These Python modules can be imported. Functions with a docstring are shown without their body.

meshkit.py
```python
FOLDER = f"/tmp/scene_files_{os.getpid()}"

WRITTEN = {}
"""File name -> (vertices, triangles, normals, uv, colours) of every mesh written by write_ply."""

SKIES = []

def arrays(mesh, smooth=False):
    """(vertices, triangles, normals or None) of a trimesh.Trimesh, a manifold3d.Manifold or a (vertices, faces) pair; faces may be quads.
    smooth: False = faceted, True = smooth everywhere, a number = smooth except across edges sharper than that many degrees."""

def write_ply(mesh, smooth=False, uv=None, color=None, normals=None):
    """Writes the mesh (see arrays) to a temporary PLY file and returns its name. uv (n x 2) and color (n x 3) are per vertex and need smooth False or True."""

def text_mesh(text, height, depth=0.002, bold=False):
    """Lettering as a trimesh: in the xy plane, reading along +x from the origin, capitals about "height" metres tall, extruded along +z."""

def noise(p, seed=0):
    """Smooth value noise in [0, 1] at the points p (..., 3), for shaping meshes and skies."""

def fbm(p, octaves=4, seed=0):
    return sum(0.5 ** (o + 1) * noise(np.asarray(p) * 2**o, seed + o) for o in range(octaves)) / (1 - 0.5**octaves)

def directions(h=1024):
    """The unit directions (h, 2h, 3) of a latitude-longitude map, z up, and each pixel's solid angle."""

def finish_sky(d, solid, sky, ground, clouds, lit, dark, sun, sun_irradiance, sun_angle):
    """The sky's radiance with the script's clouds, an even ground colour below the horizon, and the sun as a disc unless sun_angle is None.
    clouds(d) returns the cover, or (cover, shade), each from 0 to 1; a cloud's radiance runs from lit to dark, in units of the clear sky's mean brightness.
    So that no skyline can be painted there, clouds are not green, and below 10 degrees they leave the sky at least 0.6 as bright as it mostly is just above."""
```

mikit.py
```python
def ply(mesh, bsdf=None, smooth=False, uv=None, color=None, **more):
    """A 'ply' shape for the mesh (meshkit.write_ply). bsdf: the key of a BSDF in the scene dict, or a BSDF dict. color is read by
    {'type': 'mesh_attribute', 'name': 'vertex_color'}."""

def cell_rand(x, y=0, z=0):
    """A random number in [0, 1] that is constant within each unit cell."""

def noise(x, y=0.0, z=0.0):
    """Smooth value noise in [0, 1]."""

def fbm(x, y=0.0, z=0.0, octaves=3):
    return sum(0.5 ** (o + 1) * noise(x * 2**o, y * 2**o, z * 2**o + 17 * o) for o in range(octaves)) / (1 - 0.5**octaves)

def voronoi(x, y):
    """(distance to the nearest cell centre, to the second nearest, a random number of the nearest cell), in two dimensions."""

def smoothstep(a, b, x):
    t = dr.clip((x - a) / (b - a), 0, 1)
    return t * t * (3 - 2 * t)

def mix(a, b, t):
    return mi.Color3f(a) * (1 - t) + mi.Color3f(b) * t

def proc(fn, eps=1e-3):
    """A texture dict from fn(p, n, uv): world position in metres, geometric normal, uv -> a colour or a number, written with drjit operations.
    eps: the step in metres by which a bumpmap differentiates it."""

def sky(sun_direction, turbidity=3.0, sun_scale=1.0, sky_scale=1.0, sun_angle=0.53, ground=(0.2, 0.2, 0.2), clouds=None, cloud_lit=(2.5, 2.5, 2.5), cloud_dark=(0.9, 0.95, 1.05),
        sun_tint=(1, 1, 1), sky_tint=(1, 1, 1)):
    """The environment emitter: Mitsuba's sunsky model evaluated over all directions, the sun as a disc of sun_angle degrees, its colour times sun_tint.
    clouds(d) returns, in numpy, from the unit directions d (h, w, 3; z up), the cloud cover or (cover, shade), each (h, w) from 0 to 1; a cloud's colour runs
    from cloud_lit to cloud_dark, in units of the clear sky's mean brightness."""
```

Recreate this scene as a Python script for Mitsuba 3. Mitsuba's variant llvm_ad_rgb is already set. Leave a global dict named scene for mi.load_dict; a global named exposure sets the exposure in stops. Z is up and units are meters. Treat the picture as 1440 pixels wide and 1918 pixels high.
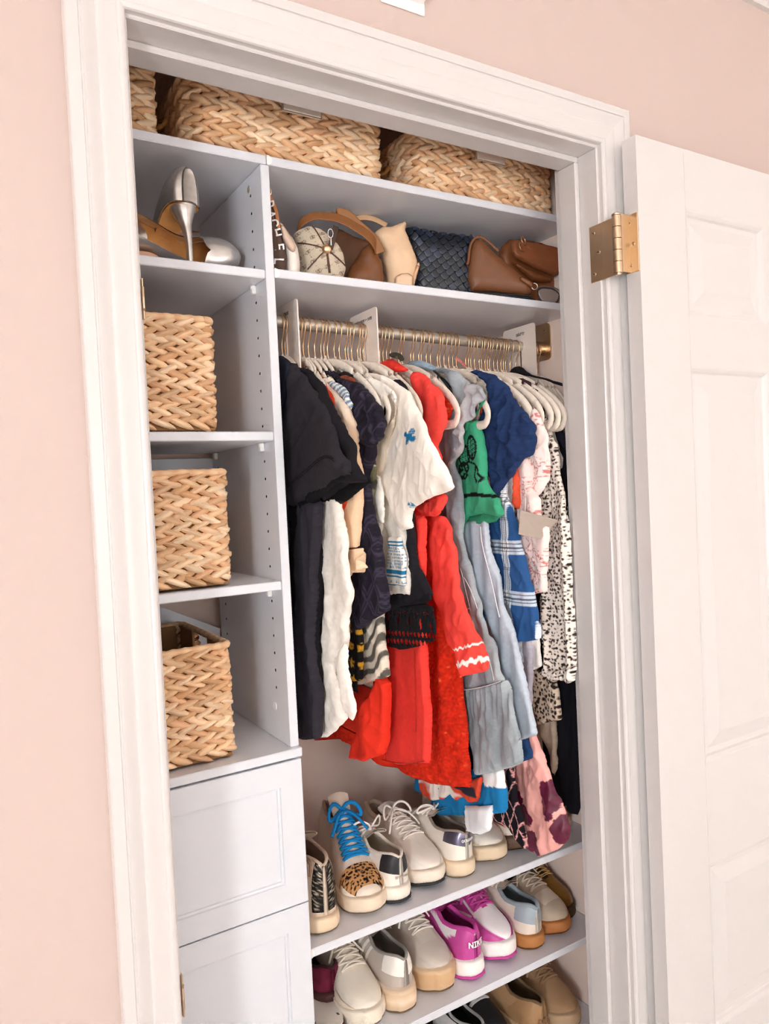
import math, numpy as np, trimesh, mitsuba as mi, mikit, meshkit, drjit as dr
from scipy.spatial import Delaunay, cKDTree
from shapely.geometry import Polygon, LineString, Point
import shapely
PI = math.pi
scene, labels = {}, {}
V = lambda *a: np.array(a, float)
# ---------------------------------------------------------------- camera, light, exposure
CAM = V(-0.0435, -1.2356, 1.3677); YAW, PITCH, ROLL, FPX = 0.5476, -0.0288, -0.0481, 1408.2
def cam_axes():
    f = V(math.sin(YAW)*math.cos(PITCH), math.cos(YAW)*math.cos(PITCH), math.sin(PITCH)); r = V(math.cos(YAW), -math.sin(YAW), 0); u = np.cross(r, f)
    return math.cos(ROLL)*r+math.sin(ROLL)*u, -math.sin(ROLL)*r+math.cos(ROLL)*u, f
_r, _u, _f = cam_axes()
M = np.eye(4); M[:3, 0], M[:3, 1], M[:3, 2], M[:3, 3] = -_r, _u, _f, CAM
scene['camera'] = {'type': 'perspective', 'fov_axis': 'x', 'fov': 2*math.degrees(math.atan(720/FPX)), 'near_clip': 0.05, 'far_clip': 50., 'to_world': mi.ScalarTransform4f(M.tolist())}
exposure = -1.14
WINDOW_LIGHT = (82., 86., 89.)      # daylight through the window of the left room wall
REAR_FILL_LIGHT = (8.6, 9.0, 9.2)        # front fill from an added, unseen window behind the camera
FILL_LAMP_LIGHT = (2.0, 1.95, 1.85)          # ceiling lamp added for fill, never in view
# ---------------------------------------------------------------- materials
def rgb(*c): return {'type': 'rgb', 'value': [float(x) for x in c]}
def hexc(h): return np.array([((int(h[i:i+2], 16)/255+.055)/1.055)**2.4 if int(h[i:i+2], 16) > 10 else int(h[i:i+2], 16)/255/12.92 for i in (0, 2, 4)])
def mat(name, col, rough=.5, metal=0., spec=.5, sheen=0., coat=0., two=True):
    c = {'type': 'mesh_attribute', 'name': 'vertex_color'} if col is None else (col if isinstance(col, dict) else rgb(*col))
    b = {'type': 'principled', 'base_color': c, 'roughness': rough, 'metallic': metal, 'specular': spec}
    if sheen: b['sheen'] = sheen
    if coat: b['clearcoat'] = coat
    scene[name] = {'type': 'twosided', 'bsdf': b} if two else b
wall_paint = mikit.proc(lambda p, n, uv: mikit.mix((.545, .44, .402), (.53, .425, .387), mikit.fbm(p.x*3, p.y*3, p.z*3)))
mat('m_wall', wall_paint, .75, spec=.25)
mat('m_trim', (.60, .572, .56), .32)
mat('m_roomwall', (.86, .80, .765), .8, spec=.2)
mat('m_closetwall', mikit.proc(lambda p, n, uv: mikit.mix((.86, .71, .63), (.82, .67, .60), mikit.fbm(p.x*4, p.y*4, p.z*4))), .8, spec=.2)
mat('m_laminate', (.645, .66, .705), .34)
mat('m_ceiling', (.86, .83, .80), .9, spec=.1)
mat('m_floor', mikit.proc(lambda p, n, uv: mikit.mix((.60, .57, .54), (.52, .50, .47), mikit.fbm(p.x*30, p.y*30, 1.))), .95, spec=.1)
mat('m_cloth', None, .92, spec=.15, sheen=.35)
mat('m_satin', None, .42, spec=.4)
mat('m_leather', None, .48, spec=.45)
mat('m_straw', None, .62, spec=.3)
mat('m_rubber', None, .6, spec=.3)
mat('m_foil', None, .28, metal=.85)
mat('m_velvet', (.78, .70, .61), .85, spec=.15, sheen=.5)
mat('m_gold', (.92, .62, .36), .25, metal=1.)
mat('m_brass', (.66, .49, .33), .32, metal=1.)
mat('m_nickel', (.62, .56, .48), .42, metal=.75)
mat('m_steel', (.75, .74, .72), .25, metal=1.)
mat('m_plastic', (.80, .79, .77), .4)
mat('m_acrylic', (.82, .73, .665), .35)
mat('m_dark', (.02, .02, .022), .6)
mat('m_darkglass', (.03, .025, .025), .08, coat=1.)
# ---------------------------------------------------------------- helpers
def add(key, mesh, bsdf, label=None, cat=None, group=None, kind=None, smooth=False, color=None, uv=None, **more):
    base, i = key, 0
    while key in scene: i += 1; key = '%s_%03d' % (base, i)
    if color is not None and smooth not in (True, False): smooth = True
    scene[key] = mikit.ply(mesh, bsdf, smooth=smooth, color=color, uv=uv, **more)
    tag(key, label, cat, group, kind)
    return key
def thing(name, label, cat, group=None):
    base, i = name, 0
    while name in labels or name in scene: i += 1; name = '%s_%03d' % (base, i)
    tag(name, label, cat, group)
    return name
def tag(key, label=None, cat=None, group=None, kind=None):
    d = {k: v for k, v in (('label', label), ('category', cat), ('group', group), ('kind', kind)) if v}
    if d: labels[key] = {**labels.get(key, {}), **d}
cat_ = trimesh.util.concatenate
def box(x0, x1, y0, y1, z0, z1, b=.0015):
    b = min(b, (x1-x0)*.45, (y1-y0)*.45, (z1-z0)*.45); P = []
    for x, sx in ((x0, 1), (x1, -1)):
        for y, sy in ((y0, 1), (y1, -1)):
            for z, sz in ((z0, 1), (z1, -1)):
                P += [(x+sx*b, y+sy*b, z), (x+sx*b, y, z+sz*b), (x, y+sy*b, z+sz*b)]
    return trimesh.convex.convex_hull(np.array(P))
def grid_faces(n, m, wrap=False):
    """faces of an n x m grid of vertices (row-major); wrap joins the last column to the first"""
    i, j = np.meshgrid(np.arange(n-1), np.arange(m if wrap else m-1), indexing='ij'); j2 = (j+1) % m
    a, b, c, d = i*m+j, i*m+j2, (i+1)*m+j2, (i+1)*m+j
    return np.vstack([np.stack([a, b, c], -1).reshape(-1, 3), np.stack([a, c, d], -1).reshape(-1, 3)])
def frames(P):
    P = np.asarray(P, float); T = np.gradient(P, axis=0); T /= np.linalg.norm(T, axis=1, keepdims=True)+1e-12
    a = np.cross(T[0], V(0, 0, 1) if abs(T[0][2]) < .9 else V(0, 1, 0)); A = []
    for t in T:
        a = a-t*(a@t); a /= np.linalg.norm(a)+1e-12; A.append(a)
    A = np.array(A); return T, A, np.cross(T, A)
def tube(P, r, k=8, flat=1., cap=True):
    """swept round (or flattened) tube along points P with radius r (number or per point)"""
    P = np.asarray(P, float); T, A, B = frames(P); r = np.broadcast_to(r, (len(P),)); t = np.arange(k)*2*PI/k
    v = P[:, None]+r[:, None, None]*(np.cos(t)[None, :, None]*A[:, None]+flat*np.sin(t)[None, :, None]*B[:, None])
    v = v.reshape(-1, 3); f = grid_faces(len(P), k, True)
    if cap:
        n = len(v); v = np.vstack([v, P[0], P[-1]]); i = np.arange(k); j = (i+1) % k; e = (len(P)-1)*k
        f = np.vstack([f, np.stack([j, i, i*0+n], 1), np.stack([e+i, e+j, i*0+n+1], 1)])
    return trimesh.Trimesh(v, f, process=False)
def spline(P, n):
    from scipy.interpolate import CubicSpline
    P = np.asarray(P, float); d = np.r_[0, np.cumsum(np.linalg.norm(np.diff(P, axis=0), axis=1)+1e-9)]
    return CubicSpline(d, P)(np.linspace(0, d[-1], n))
def sweep(profile, path, closed_profile=True):
    """profile (u, v) swept straight from a to b: path = list of (origin, U, V) frames"""
    v = np.vstack([o+np.outer(profile[:, 0], U)+np.outer(profile[:, 1], W) for o, U, W in path]); m = len(profile)
    f = grid_faces(len(path), m, closed_profile); caps = []
    tri = trimesh.creation.triangulate_polygon(Polygon(profile), engine='earcut')[1] if closed_profile else None
    if tri is not None and len(tri): f = np.vstack([f, tri[:, ::-1], tri+(len(path)-1)*m])
    return trimesh.Trimesh(v, f, process=False)
def extr(poly, h, T=None, holes=None):
    if not hasattr(poly, 'geom_type'): poly = Polygon(poly)
    m = cat_([trimesh.creation.extrude_polygon(g, h, engine='earcut') for g in getattr(poly, 'geoms', [poly]) if g.geom_type == 'Polygon' and g.area > 0])
    if T is not None: m.apply_transform(T)
    return m
def frame4(o, X, Y, Z):
    m = np.eye(4); m[:3, 0], m[:3, 1], m[:3, 2], m[:3, 3] = X, Y, Z, o; return m
def rotz(a): return V(math.cos(a), math.sin(a), 0), V(-math.sin(a), math.cos(a), 0)
def noise(p, s, seed=0, o=3): return meshkit.fbm(np.asarray(p)*s, o, seed)-.5
def lerp(a, b, t): return np.asarray(a)*(1-t)+np.asarray(b)*t
def mixc(a, b, t): t = np.clip(np.asarray(t, float), 0, 1)[..., None]; return np.asarray(a)*(1-t)+np.asarray(b)*t
def sstep(a, b, x): t = np.clip((x-a)/(b-a), 0, 1); return t*t*(3-2*t)
# ---------------------------------------------------------------- the room
YF, YW, YI = -.2, -.182, -.068        # casing front, wall face, inner face of the front wall
XL, XR, ZH = .222, 1.132, 2.03         # casing inner edges, casing underside
JL, JR, JH = .2262, 1.1275, 2.025        # jamb faces
CX0, CX1, CYB, CZ = -.16, 1.262, .385, 2.46   # closet box
RX0, RX1, RY0, RZ = -1.95, 2.7, -3.9, 2.56
def struct(name, m, b, **k): add(name, m, b, kind='structure', **k)
wt = .016
struct('wall_front', cat_([box(RX0, JL-wt, YW, YI, 0, RZ, 0), box(JR+wt, RX1, YW, YI, 0, RZ, 0), box(JL-wt, JR+wt, YW, YI, JH+wt, RZ, 0)]), 'm_wall')
struct('floor', box(RX0, RX1, RY0, CYB+.1, -.05, 0, 0), 'm_floor')
struct('ceiling', box(RX0-.1, RX1+.1, RY0-.1, CYB+.1, RZ, RZ+.06, 0), 'm_ceiling')
wy0, wy1, wz0, wz1 = -3.3, -2.6, .62, 1.82
ux0, ux1, uz0, uz1 = .35, 1.55, .75, 1.95
struct('wall_left', cat_([box(RX0-.1, RX0, RY0, wy0, 0, RZ, 0), box(RX0-.1, RX0, wy1, YW, 0, RZ, 0), box(RX0-.1, RX0, wy0, wy1, 0, wz0, 0), box(RX0-.1, RX0, wy0, wy1, wz1, RZ, 0)]), 'm_roomwall')
struct('wall_right', box(RX1, RX1+.1, RY0, YW, 0, RZ, 0), 'm_roomwall')
struct('wall_rear', cat_([box(RX0-.1, ux0, RY0-.1, RY0, 0, RZ, 0), box(ux1, RX1+.1, RY0-.1, RY0, 0, RZ, 0), box(ux0, ux1, RY0-.1, RY0, 0, uz0, 0), box(ux0, ux1, RY0-.1, RY0, uz1, RZ, 0)]), 'm_roomwall')
struct('wall_closet_back', box(CX0-.05, CX1+.05, CYB, CYB+.05, 0, RZ, 0), 'm_closetwall')
struct('wall_closet_right', box(CX1, CX1+.05, YI, CYB, 0, RZ, 0), 'm_closetwall')
struct('wall_closet_left', box(CX0-.05, CX0, YI, CYB, 0, RZ, 0), 'm_closetwall')
struct('wall_closet_lining', cat_([box(CX0, JL-wt, YI, YI+.008, 0, RZ, 0), box(JR+wt, CX1, YI, YI+.008, 0, RZ, 0), box(JL-wt, JR+wt, YI, YI+.008, JH+wt, RZ, 0)]), 'm_closetwall')
# window of the left wall: frame, glazing bar, bright daylight pane
fr = cat_([box(RX0-.08, RX0+.02, wy0-.05, wy0, wz0-.05, wz1+.05), box(RX0-.08, RX0+.02, wy1, wy1+.05, wz0-.05, wz1+.05), box(RX0-.08, RX0+.02, wy0, wy1, wz0-.05, wz0), box(RX0-.08, RX0+.02, wy0, wy1, wz1, wz1+.05), box(RX0-.07, RX0-.03, wy0, wy1, 1.25, 1.28)])
struct('window_1', fr, 'm_trim')
pane = trimesh.Trimesh([(RX0-.06, wy0, wz0), (RX0-.06, wy1, wz0), (RX0-.06, wy1, wz1), (RX0-.06, wy0, wz1)], [[0, 1, 2], [0, 2, 3]], process=False)
if (np.cross(pane.vertices[1]-pane.vertices[0], pane.vertices[2]-pane.vertices[0])[0]) < 0: pane.faces = pane.faces[:, ::-1]
add('window_1__pane', pane, 'm_plastic', emitter={'type': 'area', 'radiance': rgb(*WINDOW_LIGHT)})
fr = cat_([box(ux0-.05, ux0, RY0-.08, RY0+.02, uz0-.05, uz1+.05), box(ux1, ux1+.05, RY0-.08, RY0+.02, uz0-.05, uz1+.05), box(ux0, ux1, RY0-.08, RY0+.02, uz0-.05, uz0), box(ux0, ux1, RY0-.08, RY0+.02, uz1, uz1+.05), box((ux0+ux1)/2-.015, (ux0+ux1)/2+.015, RY0-.055, RY0-.02, uz0, uz1)])
struct('added_window_2', fr, 'm_trim')  # rear window added to give front fill, out of view
pane = trimesh.Trimesh([(ux0, RY0-.06, uz0), (ux1, RY0-.06, uz0), (ux1, RY0-.06, uz1), (ux0, RY0-.06, uz1)], [[0, 2, 1], [0, 3, 2]], process=False)
add('added_window_2__pane', pane, 'm_plastic', emitter={'type': 'area', 'radiance': rgb(*REAR_FILL_LIGHT)})
# added fill lamp behind the camera, out of view: flush dome
t = thing('ceiling_lamp', 'added white dome fill lamp on the room ceiling', 'lamp')
a = np.linspace(0, PI/2, 9); prof = np.c_[.24*np.cos(a)+1e-4, -.10*np.sin(a)]
th = np.arange(40)*2*PI/40
LC = V(.15, -1.9, RZ-.012)
dv = np.vstack([[LC+V(r*math.cos(x), r*math.sin(x), z) for x in th] for r, z in prof]); dome = trimesh.Trimesh(dv, grid_faces(9, 40, True), process=False)
if dome.face_normals[5] @ (dome.triangles_center[5]-LC) < 0: dome.faces = dome.faces[:, ::-1]
add(t+'__shade', dome, 'm_plastic', emitter={'type': 'area', 'radiance': rgb(*FILL_LAMP_LIGHT)})
add(t+'__base', trimesh.creation.cylinder(.26, .014, transform=trimesh.transformations.translation_matrix(LC+V(0, 0, .006))), 'm_trim')
# crown moulding along the front wall
cp = np.array([(0, 0), (.012, 0), (.014, .012), (.03, .028), (.05, .045), (.062, .07), (.075, .08), (.075, .10), (0, .10)])
struct('trim_crown', sweep(cp, [(V(RX0, YW, 2.46), V(0, -1, 0), V(0, 0, 1)), (V(RX1, YW, 2.46), V(0, -1, 0), V(0, 0, 1))]), 'm_trim')
# casings with mitred corners: profile (u from the opening outward, v from the wall)
bead = [(0, 0), (0, .011), (.0015, .0135), (.004, .015), (.0075, .0152), (.010, .0138), (.0112, .0112), (.014, .0112), (.0205, .0118), (.026, .013), (.033, .0138), (.037, .0132), (.0382, .0118), (.041, .0124), (.048, .0158), (.054, .018), (.0575, .0184), (.058, .0165), (.061, .0165), (.0618, .0188), (.0765, .0188), (.078, .0172), (.078, 0)]
cs = np.array(bead)
def casing(name, pts, ins):
    v = []
    for (x, z), (dx, dz) in zip(pts, ins): v.append(np.c_[x+dx*cs[:, 0], np.full(len(cs), YW)-cs[:, 1], z+dz*cs[:, 0]])
    m = trimesh.Trimesh(np.vstack(v), grid_faces(2, len(cs), True), process=False); m.fix_normals(); struct(name, m, 'm_trim', smooth=28)
casing('trim_1', [(XL, 0), (XL, ZH)], [(-1, 0), (-1, 1)])
casing('trim_2', [(XL, ZH), (XR, ZH)], [(-1, 1), (1, 1)])
casing('trim_3', [(XR, ZH), (XR, 0)], [(1, 1), (1, 0)])
# jambs with rabbet stops
struct('trim_jamb_left', cat_([box(JL-wt, JL, YW-.002, YI, 0, JH), box(JL, JL+.011, -.138, -.088, 0, JH-.011, .003)]), 'm_trim')
struct('trim_jamb_right', cat_([box(JR, JR+wt, YW-.002, YI, 0, JH), box(JR-.011, JR, -.138, -.088, 0, JH-.011, .003)]), 'm_trim')
struct('trim_jamb_head', cat_([box(JL-wt, JR+wt, YW-.002, YI, JH, JH+wt), box(JL, JR, -.138, -.088, JH-.011, JH, .003)]), 'm_trim')
# strike plates on the left jamb
for z, dz in ((1.645, .028), (.672, .03)):
    k = thing('strike_plate', 'small worn brass strike plate %s on the left door jamb' % ('beside the second cubby' if z > 1 else 'beside the lower drawer'), 'strike plate')
    add(k+'__plate', box(JL-.0006, JL+.0016, -.188, -.158, z-dz, z+dz, .0005), 'm_brass')
    add(k+'__lip', tube([(JL+.0012, -.1875, z-dz*.55), (JL-.0005, -.1925, z-dz*.5), (JL-.001, -.1945, z), (JL-.0005, -.1925, z+dz*.5), (JL+.0012, -.1875, z+dz*.55)], .0016), 'm_brass')
# door, opened flat against the wall: slab with six recessed raised panels
DX0, DX1, DZ0, DZ1, DYB, DYF = 1.168, 2.078, .012, 2.032, -.2135, -.2475
cols = [(1.311, 1.583), (1.663, 1.935)]; rows = [(.20, .553), (.768, 1.592), (1.695, 1.912)]
slab = [box(DX0, cols[0][0], DYF, DYB, DZ0, DZ1, .0003), box(cols[0][1], cols[1][0], DYF, DYB, DZ0, DZ1, 0), box(cols[1][1], DX1, DYF, DYB, DZ0, DZ1, .0003)]
for c0, c1 in cols:
    for z0, z1 in ((DZ0, rows[0][0]), (rows[0][1], rows[1][0]), (rows[1][1], rows[2][0]), (rows[2][1], DZ1)): slab.append(box(c0, c1, DYF, DYB, z0, z1, 0))
struct('door_1', cat_(slab), 'm_trim')
pp = [(0, 0), (.004, .001), (.010, .005), (.013, .010), (.016, .011), (.024, .011), (.052, .0035), (.055, .0028)]  # inset, depth
for c0, c1 in cols:
    for z0, z1 in rows:
        v = np.vstack([[(c0+i, DYF+d, z0+i), (c1-i, DYF+d, z0+i), (c1-i, DYF+d, z1-i), (c0+i, DYF+d, z1-i)] for i, d in pp]); n = len(v)
        f = np.vstack([grid_faces(len(pp), 4, True), [[n-4, n-3, n-2], [n-4, n-2, n-1]]])
        m = trimesh.Trimesh(v, f, process=False)
        if m.face_normals[-1][1] > 0: m.faces = m.faces[:, ::-1]
        add('door_1__panel', m, 'm_trim')
# hinge
hz0, hz1, KX, KY = 1.767, 1.878, 1.1295, -.2265
t = thing('door_hinge', 'brass butt hinge joining the open door to the right jamb', 'hinge')
add(t+'__leaf', box(JR-.0022, JR+.001, -.196, -.160, hz0-.003, hz1-.003, .0006), 'm_brass')
add(t+'__leaf', box(DX0-.0024, DX0+.001, -.246, -.2145, hz0+.004, hz1+.006, .0006), 'm_brass')
add(t+'__wing', box(JR-.0022, JR+.0002, -.2265, -.195, hz0-.003, hz1-.003, .0005), 'm_brass')
add(t+'__wing', box(KX, DX0, -.2275, -.2250, hz0+.004, hz1+.006, .0005), 'm_brass')
for i in range(5):
    z0 = hz0+(hz1-hz0)*i/5; z1 = z0+(hz1-hz0)/5-.0012
    add(t+'__knuckle', trimesh.creation.cylinder(.0088, z1-z0, sections=24, transform=trimesh.transformations.translation_matrix((KX, KY, (z0+z1)/2))), 'm_brass', smooth=30)
pin = trimesh.creation.revolve(np.array([(0, -.004), (.0055, -.003), (.0065, 0), (.0065, .0005), (.004, .0005), (.004, .111), (.0088, .1115), (.0092, .114), (.005, .1175), (0, .118)]), sections=20); pin.apply_translation((KX, KY, hz0-.001))
add(t+'__pin', pin, 'm_brass', smooth=30, label='hinge pin with domed cap')
def screw(key, c, X, Y, Z, r=.0042, b='m_brass'):
    m = trimesh.creation.revolve(np.array([(0, .0012), (r*.5, .0012), (r*.9, .0006), (r, 0), (0, 0)])[::-1], sections=16); m.apply_transform(frame4(c, X, Y, Z)); add(key, m, b)
    s = box(-r*.85, r*.85, -.0006, .0006, .0011, .0016, 0); s.apply_transform(frame4(c, X, Y, Z)); add(key+'_slot', s, 'm_dark')
for y, z, a in ((-.171, hz1-.018, .9), (-.183, (hz0+hz1)/2-.003, 1.2), (-.170, hz0+.012, 1.)):
    screw(t+'__screw', V(JR-.0022, y, z), V(0, math.sin(a), math.cos(a)), V(0, -math.cos(a), math.sin(a)), V(-1, 0, 0))
for y, z, a in ((-.226, hz1-.012, -.9), (-.235, (hz0+hz1)/2+.003, .1), (-.227, hz0+.018, .8)):
    screw(t+'__screw', V(DX0-.0024, y, z), V(0, math.sin(a), math.cos(a)), V(0, -math.cos(a), math.sin(a)), V(-1, 0, 0))
# chime box above the casing
cb = trimesh.convex.convex_hull(np.array([(x+sx*b, y, z+sz*b) for y, b in ((YW, .012), (YW-.018, .012), (YW-.026, .018)) for x, sx in ((.634, 1), (.729, -1)) for z, sz in ((2.171, 1), (2.33, -1))]+[(x+sx*.004, y, z+sz*.02) for y in (YW, YW-.016) for x, sx in ((.634, 1), (.729, -1)) for z, sz in ((2.171, 1), (2.33, -1))]))
t = thing('wall_sensor', 'white plastic box on the pink wall above the door casing', 'wall sensor')
add(t+'__cover', cb, 'm_plastic', smooth=35)
add(t+'__back_plate', box(.638, .725, YW-.004, YW, 2.166, 2.325, .002), 'm_plastic')
# ---------------------------------------------------------------- shelving
ST = .016
PX0, PX1, PY1, TX0 = .490, .5065, .345, -.10   # tower panel, its back edge, left inner face
zT, zB, zA, zBs, zC, zD = 1.9655, 1.769, 1.7655, 1.481, 1.2155, .9158
YS1 = .372
t = thing('upper_shelf', 'long white laminate shelf carrying the three big baskets', 'shelf')
add(t+'__board', box(CX0+.002, PX1-.005, -.001, YS1, zT-ST, zT), 'm_laminate')
add(t+'__board', box(PX1-.0042, CX1-.001, -.001, YS1, zT-ST, zT), 'm_laminate')
def end_cap(key, x, y, z): add(key, extr(Point(0, 0).buffer(.0085, 12).intersection(shapely.box(-.001, -.009, .012, .009)), .0006, frame4((x, y, z), V(1, 0, 0), V(0, 0, 1), V(0, -1, 0))), 'm_plastic', label='small round clear edge cap')
end_cap(t+'__edge_cap', PX1-.003, -.001, zT-ST/2)
t = thing('bag_shelf', 'white laminate shelf carrying the row of handbags', 'shelf')
add(t+'__board', box(PX1, CX1-.001, .0, YS1, zB-ST, zB), 'm_laminate')
end_cap(t+'__edge_cap', PX1+.001, 0, zB-ST/2)
# tower: panels with rows of pin holes, adjustable shelves, drawers
tw = thing('shelving_tower', 'white laminate tower with four cubbies above shaker drawers', 'shelving tower')
def holed_panel(x0, x1):
    parts = [box(x0, x1, .0, PY1, zD+.0003, zT-ST-.0006, .0012)]
    return cat_(parts)
add(tw+'__side_panel', holed_panel(PX0, PX1), 'm_laminate')
add(tw+'__side_panel', holed_panel(TX0-ST, TX0), 'm_laminate')
add(tw+'__side_panel', box(PX0+.004, PX1, .0, PY1, .02, zD-ST, .001), 'm_laminate')
add(tw+'__side_panel', box(TX0-ST, TX0, .0, PY1, .02, zD-ST, .001), 'm_laminate')
hz = [1.7188-.032*i for i in range(-6, 25)]
hole = lambda y, z: trimesh.creation.cylinder(.0026, .0006, sections=10, transform=frame4((PX0-.0001, y, z), V(0, 1, 0), V(0, 0, 1), V(1, 0, 0)))
hs = [(y, z) for y in (.0505, .305) for z in hz if zD+.08 < z < zT-.05 and min(abs(z-q) for q in (zA-.008, zBs-.008, zC-.008)) > .014]
for y, z in hs: add(tw+'__pin_hole', hole(y, z), 'm_dark')
add(tw+'__cam_cover', trimesh.creation.cylinder(.0075, .0024, sections=20, transform=frame4((PX0, .062, zD+.062), V(0, 1, 0), V(0, 0, 1), V(1, 0, 0))), 'm_plastic', label='white round cover cap')
add(tw+'__cam_lock', trimesh.creation.cylinder(.0065, .0015, sections=20, transform=frame4((PX0, .058, 1.925), V(0, 1, 0), V(0, 0, 1), V(1, 0, 0))), 'm_nickel', label='dark metal cam lock')
for z in (zA, zBs, zC):
    add(tw+'__shelf', box(TX0+.0005, PX0-.0005, .0015, .34, z-ST, z), 'm_laminate')
    for y in (.0505, .305):
        pg = cat_([trimesh.creation.cylinder(.0032, .010, sections=10, transform=frame4((PX0-.005, y, z-ST-.004), V(0, 1, 0), V(0, 0, 1), V(1, 0, 0))), box(PX0-.009, PX0-.0005, y-.0055, y+.0055, z-ST-.016, z-ST-.0005, .0015)])
        add(tw+'__shelf_pin', pg, 'm_plastic', label='small clear shelf pin')
add(tw+'__counter', box(TX0-ST-.002, PX1+.0015, -.0105, .345, zD-ST, zD), 'm_laminate')
add(tw+'__back_rail', box(TX0, PX0, .338, .345, 1.34, 1.455, .001), 'm_laminate')
# flat sheet with one sloping corner behind the lowest basket
sb = trimesh.convex.convex_hull(np.array([(x, y, z) for y in (.346, .354) for x, z in ((TX0, zD), (PX0-.002, zD), (PX0-.002, 1.085), (.30, 1.18), (TX0, 1.18))]))
add(tw+'__cut_corner_sheet', sb, 'm_laminate')
def drawer(z0, z1):
    x0, x1, y0, y1 = TX0-ST, PX1-.002, -.0115, .0055
    k = tw+'__drawer'; base, i = k, 0
    while k in scene: i += 1; k = '%s_%03d' % (base, i)
    w = .0425
    # front frame: outer slab ring with bevelled inner lip
    ring = [(0, y1, 0), (0, y0+.0012, 0), (.0012, y0, .0012), (w, y0, w), (w+.0015, y0+.003, w+.0015), (w+.005, y0+.0036, w+.005), (w+.0062, y0+.0068, w+.0062), (w+.0062, y1, w+.0062), (0, y1, 0)]
    v = np.vstack([[(x0+a, y, z0+c), (x1-a, y, z0+c), (x1-a, y, z1-c), (x0+a, y, z1-c)] for a, y, c in ring]); m = trimesh.Trimesh(v, grid_faces(len(ring), 4, True), process=False)
    if m.face_normals[12][1] > 0: m.faces = m.faces[:, ::-1]
    scene[k] = mikit.ply(m, 'm_laminate')
    add(k+'__panel', box(x0+w+.006, x1-w-.006, y0+.0065, y1, z0+w+.006, z1-w-.006, 0), 'm_laminate')
    add(k+'__tray', cat_([box(x0+.025, x1-.025, y1, .33, z0+.02, z0+.03, 0), box(x0+.025, x0+.037, y1, .33, z0+.02, z1-.05, 0), box(x1-.037, x1-.025, y1, .33, z0+.02, z1-.05, 0)]), 'm_laminate')
for z0, z1 in ((.638, .8965), (.377, .6355), (.116, .3745)): drawer(z0, z1)
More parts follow.
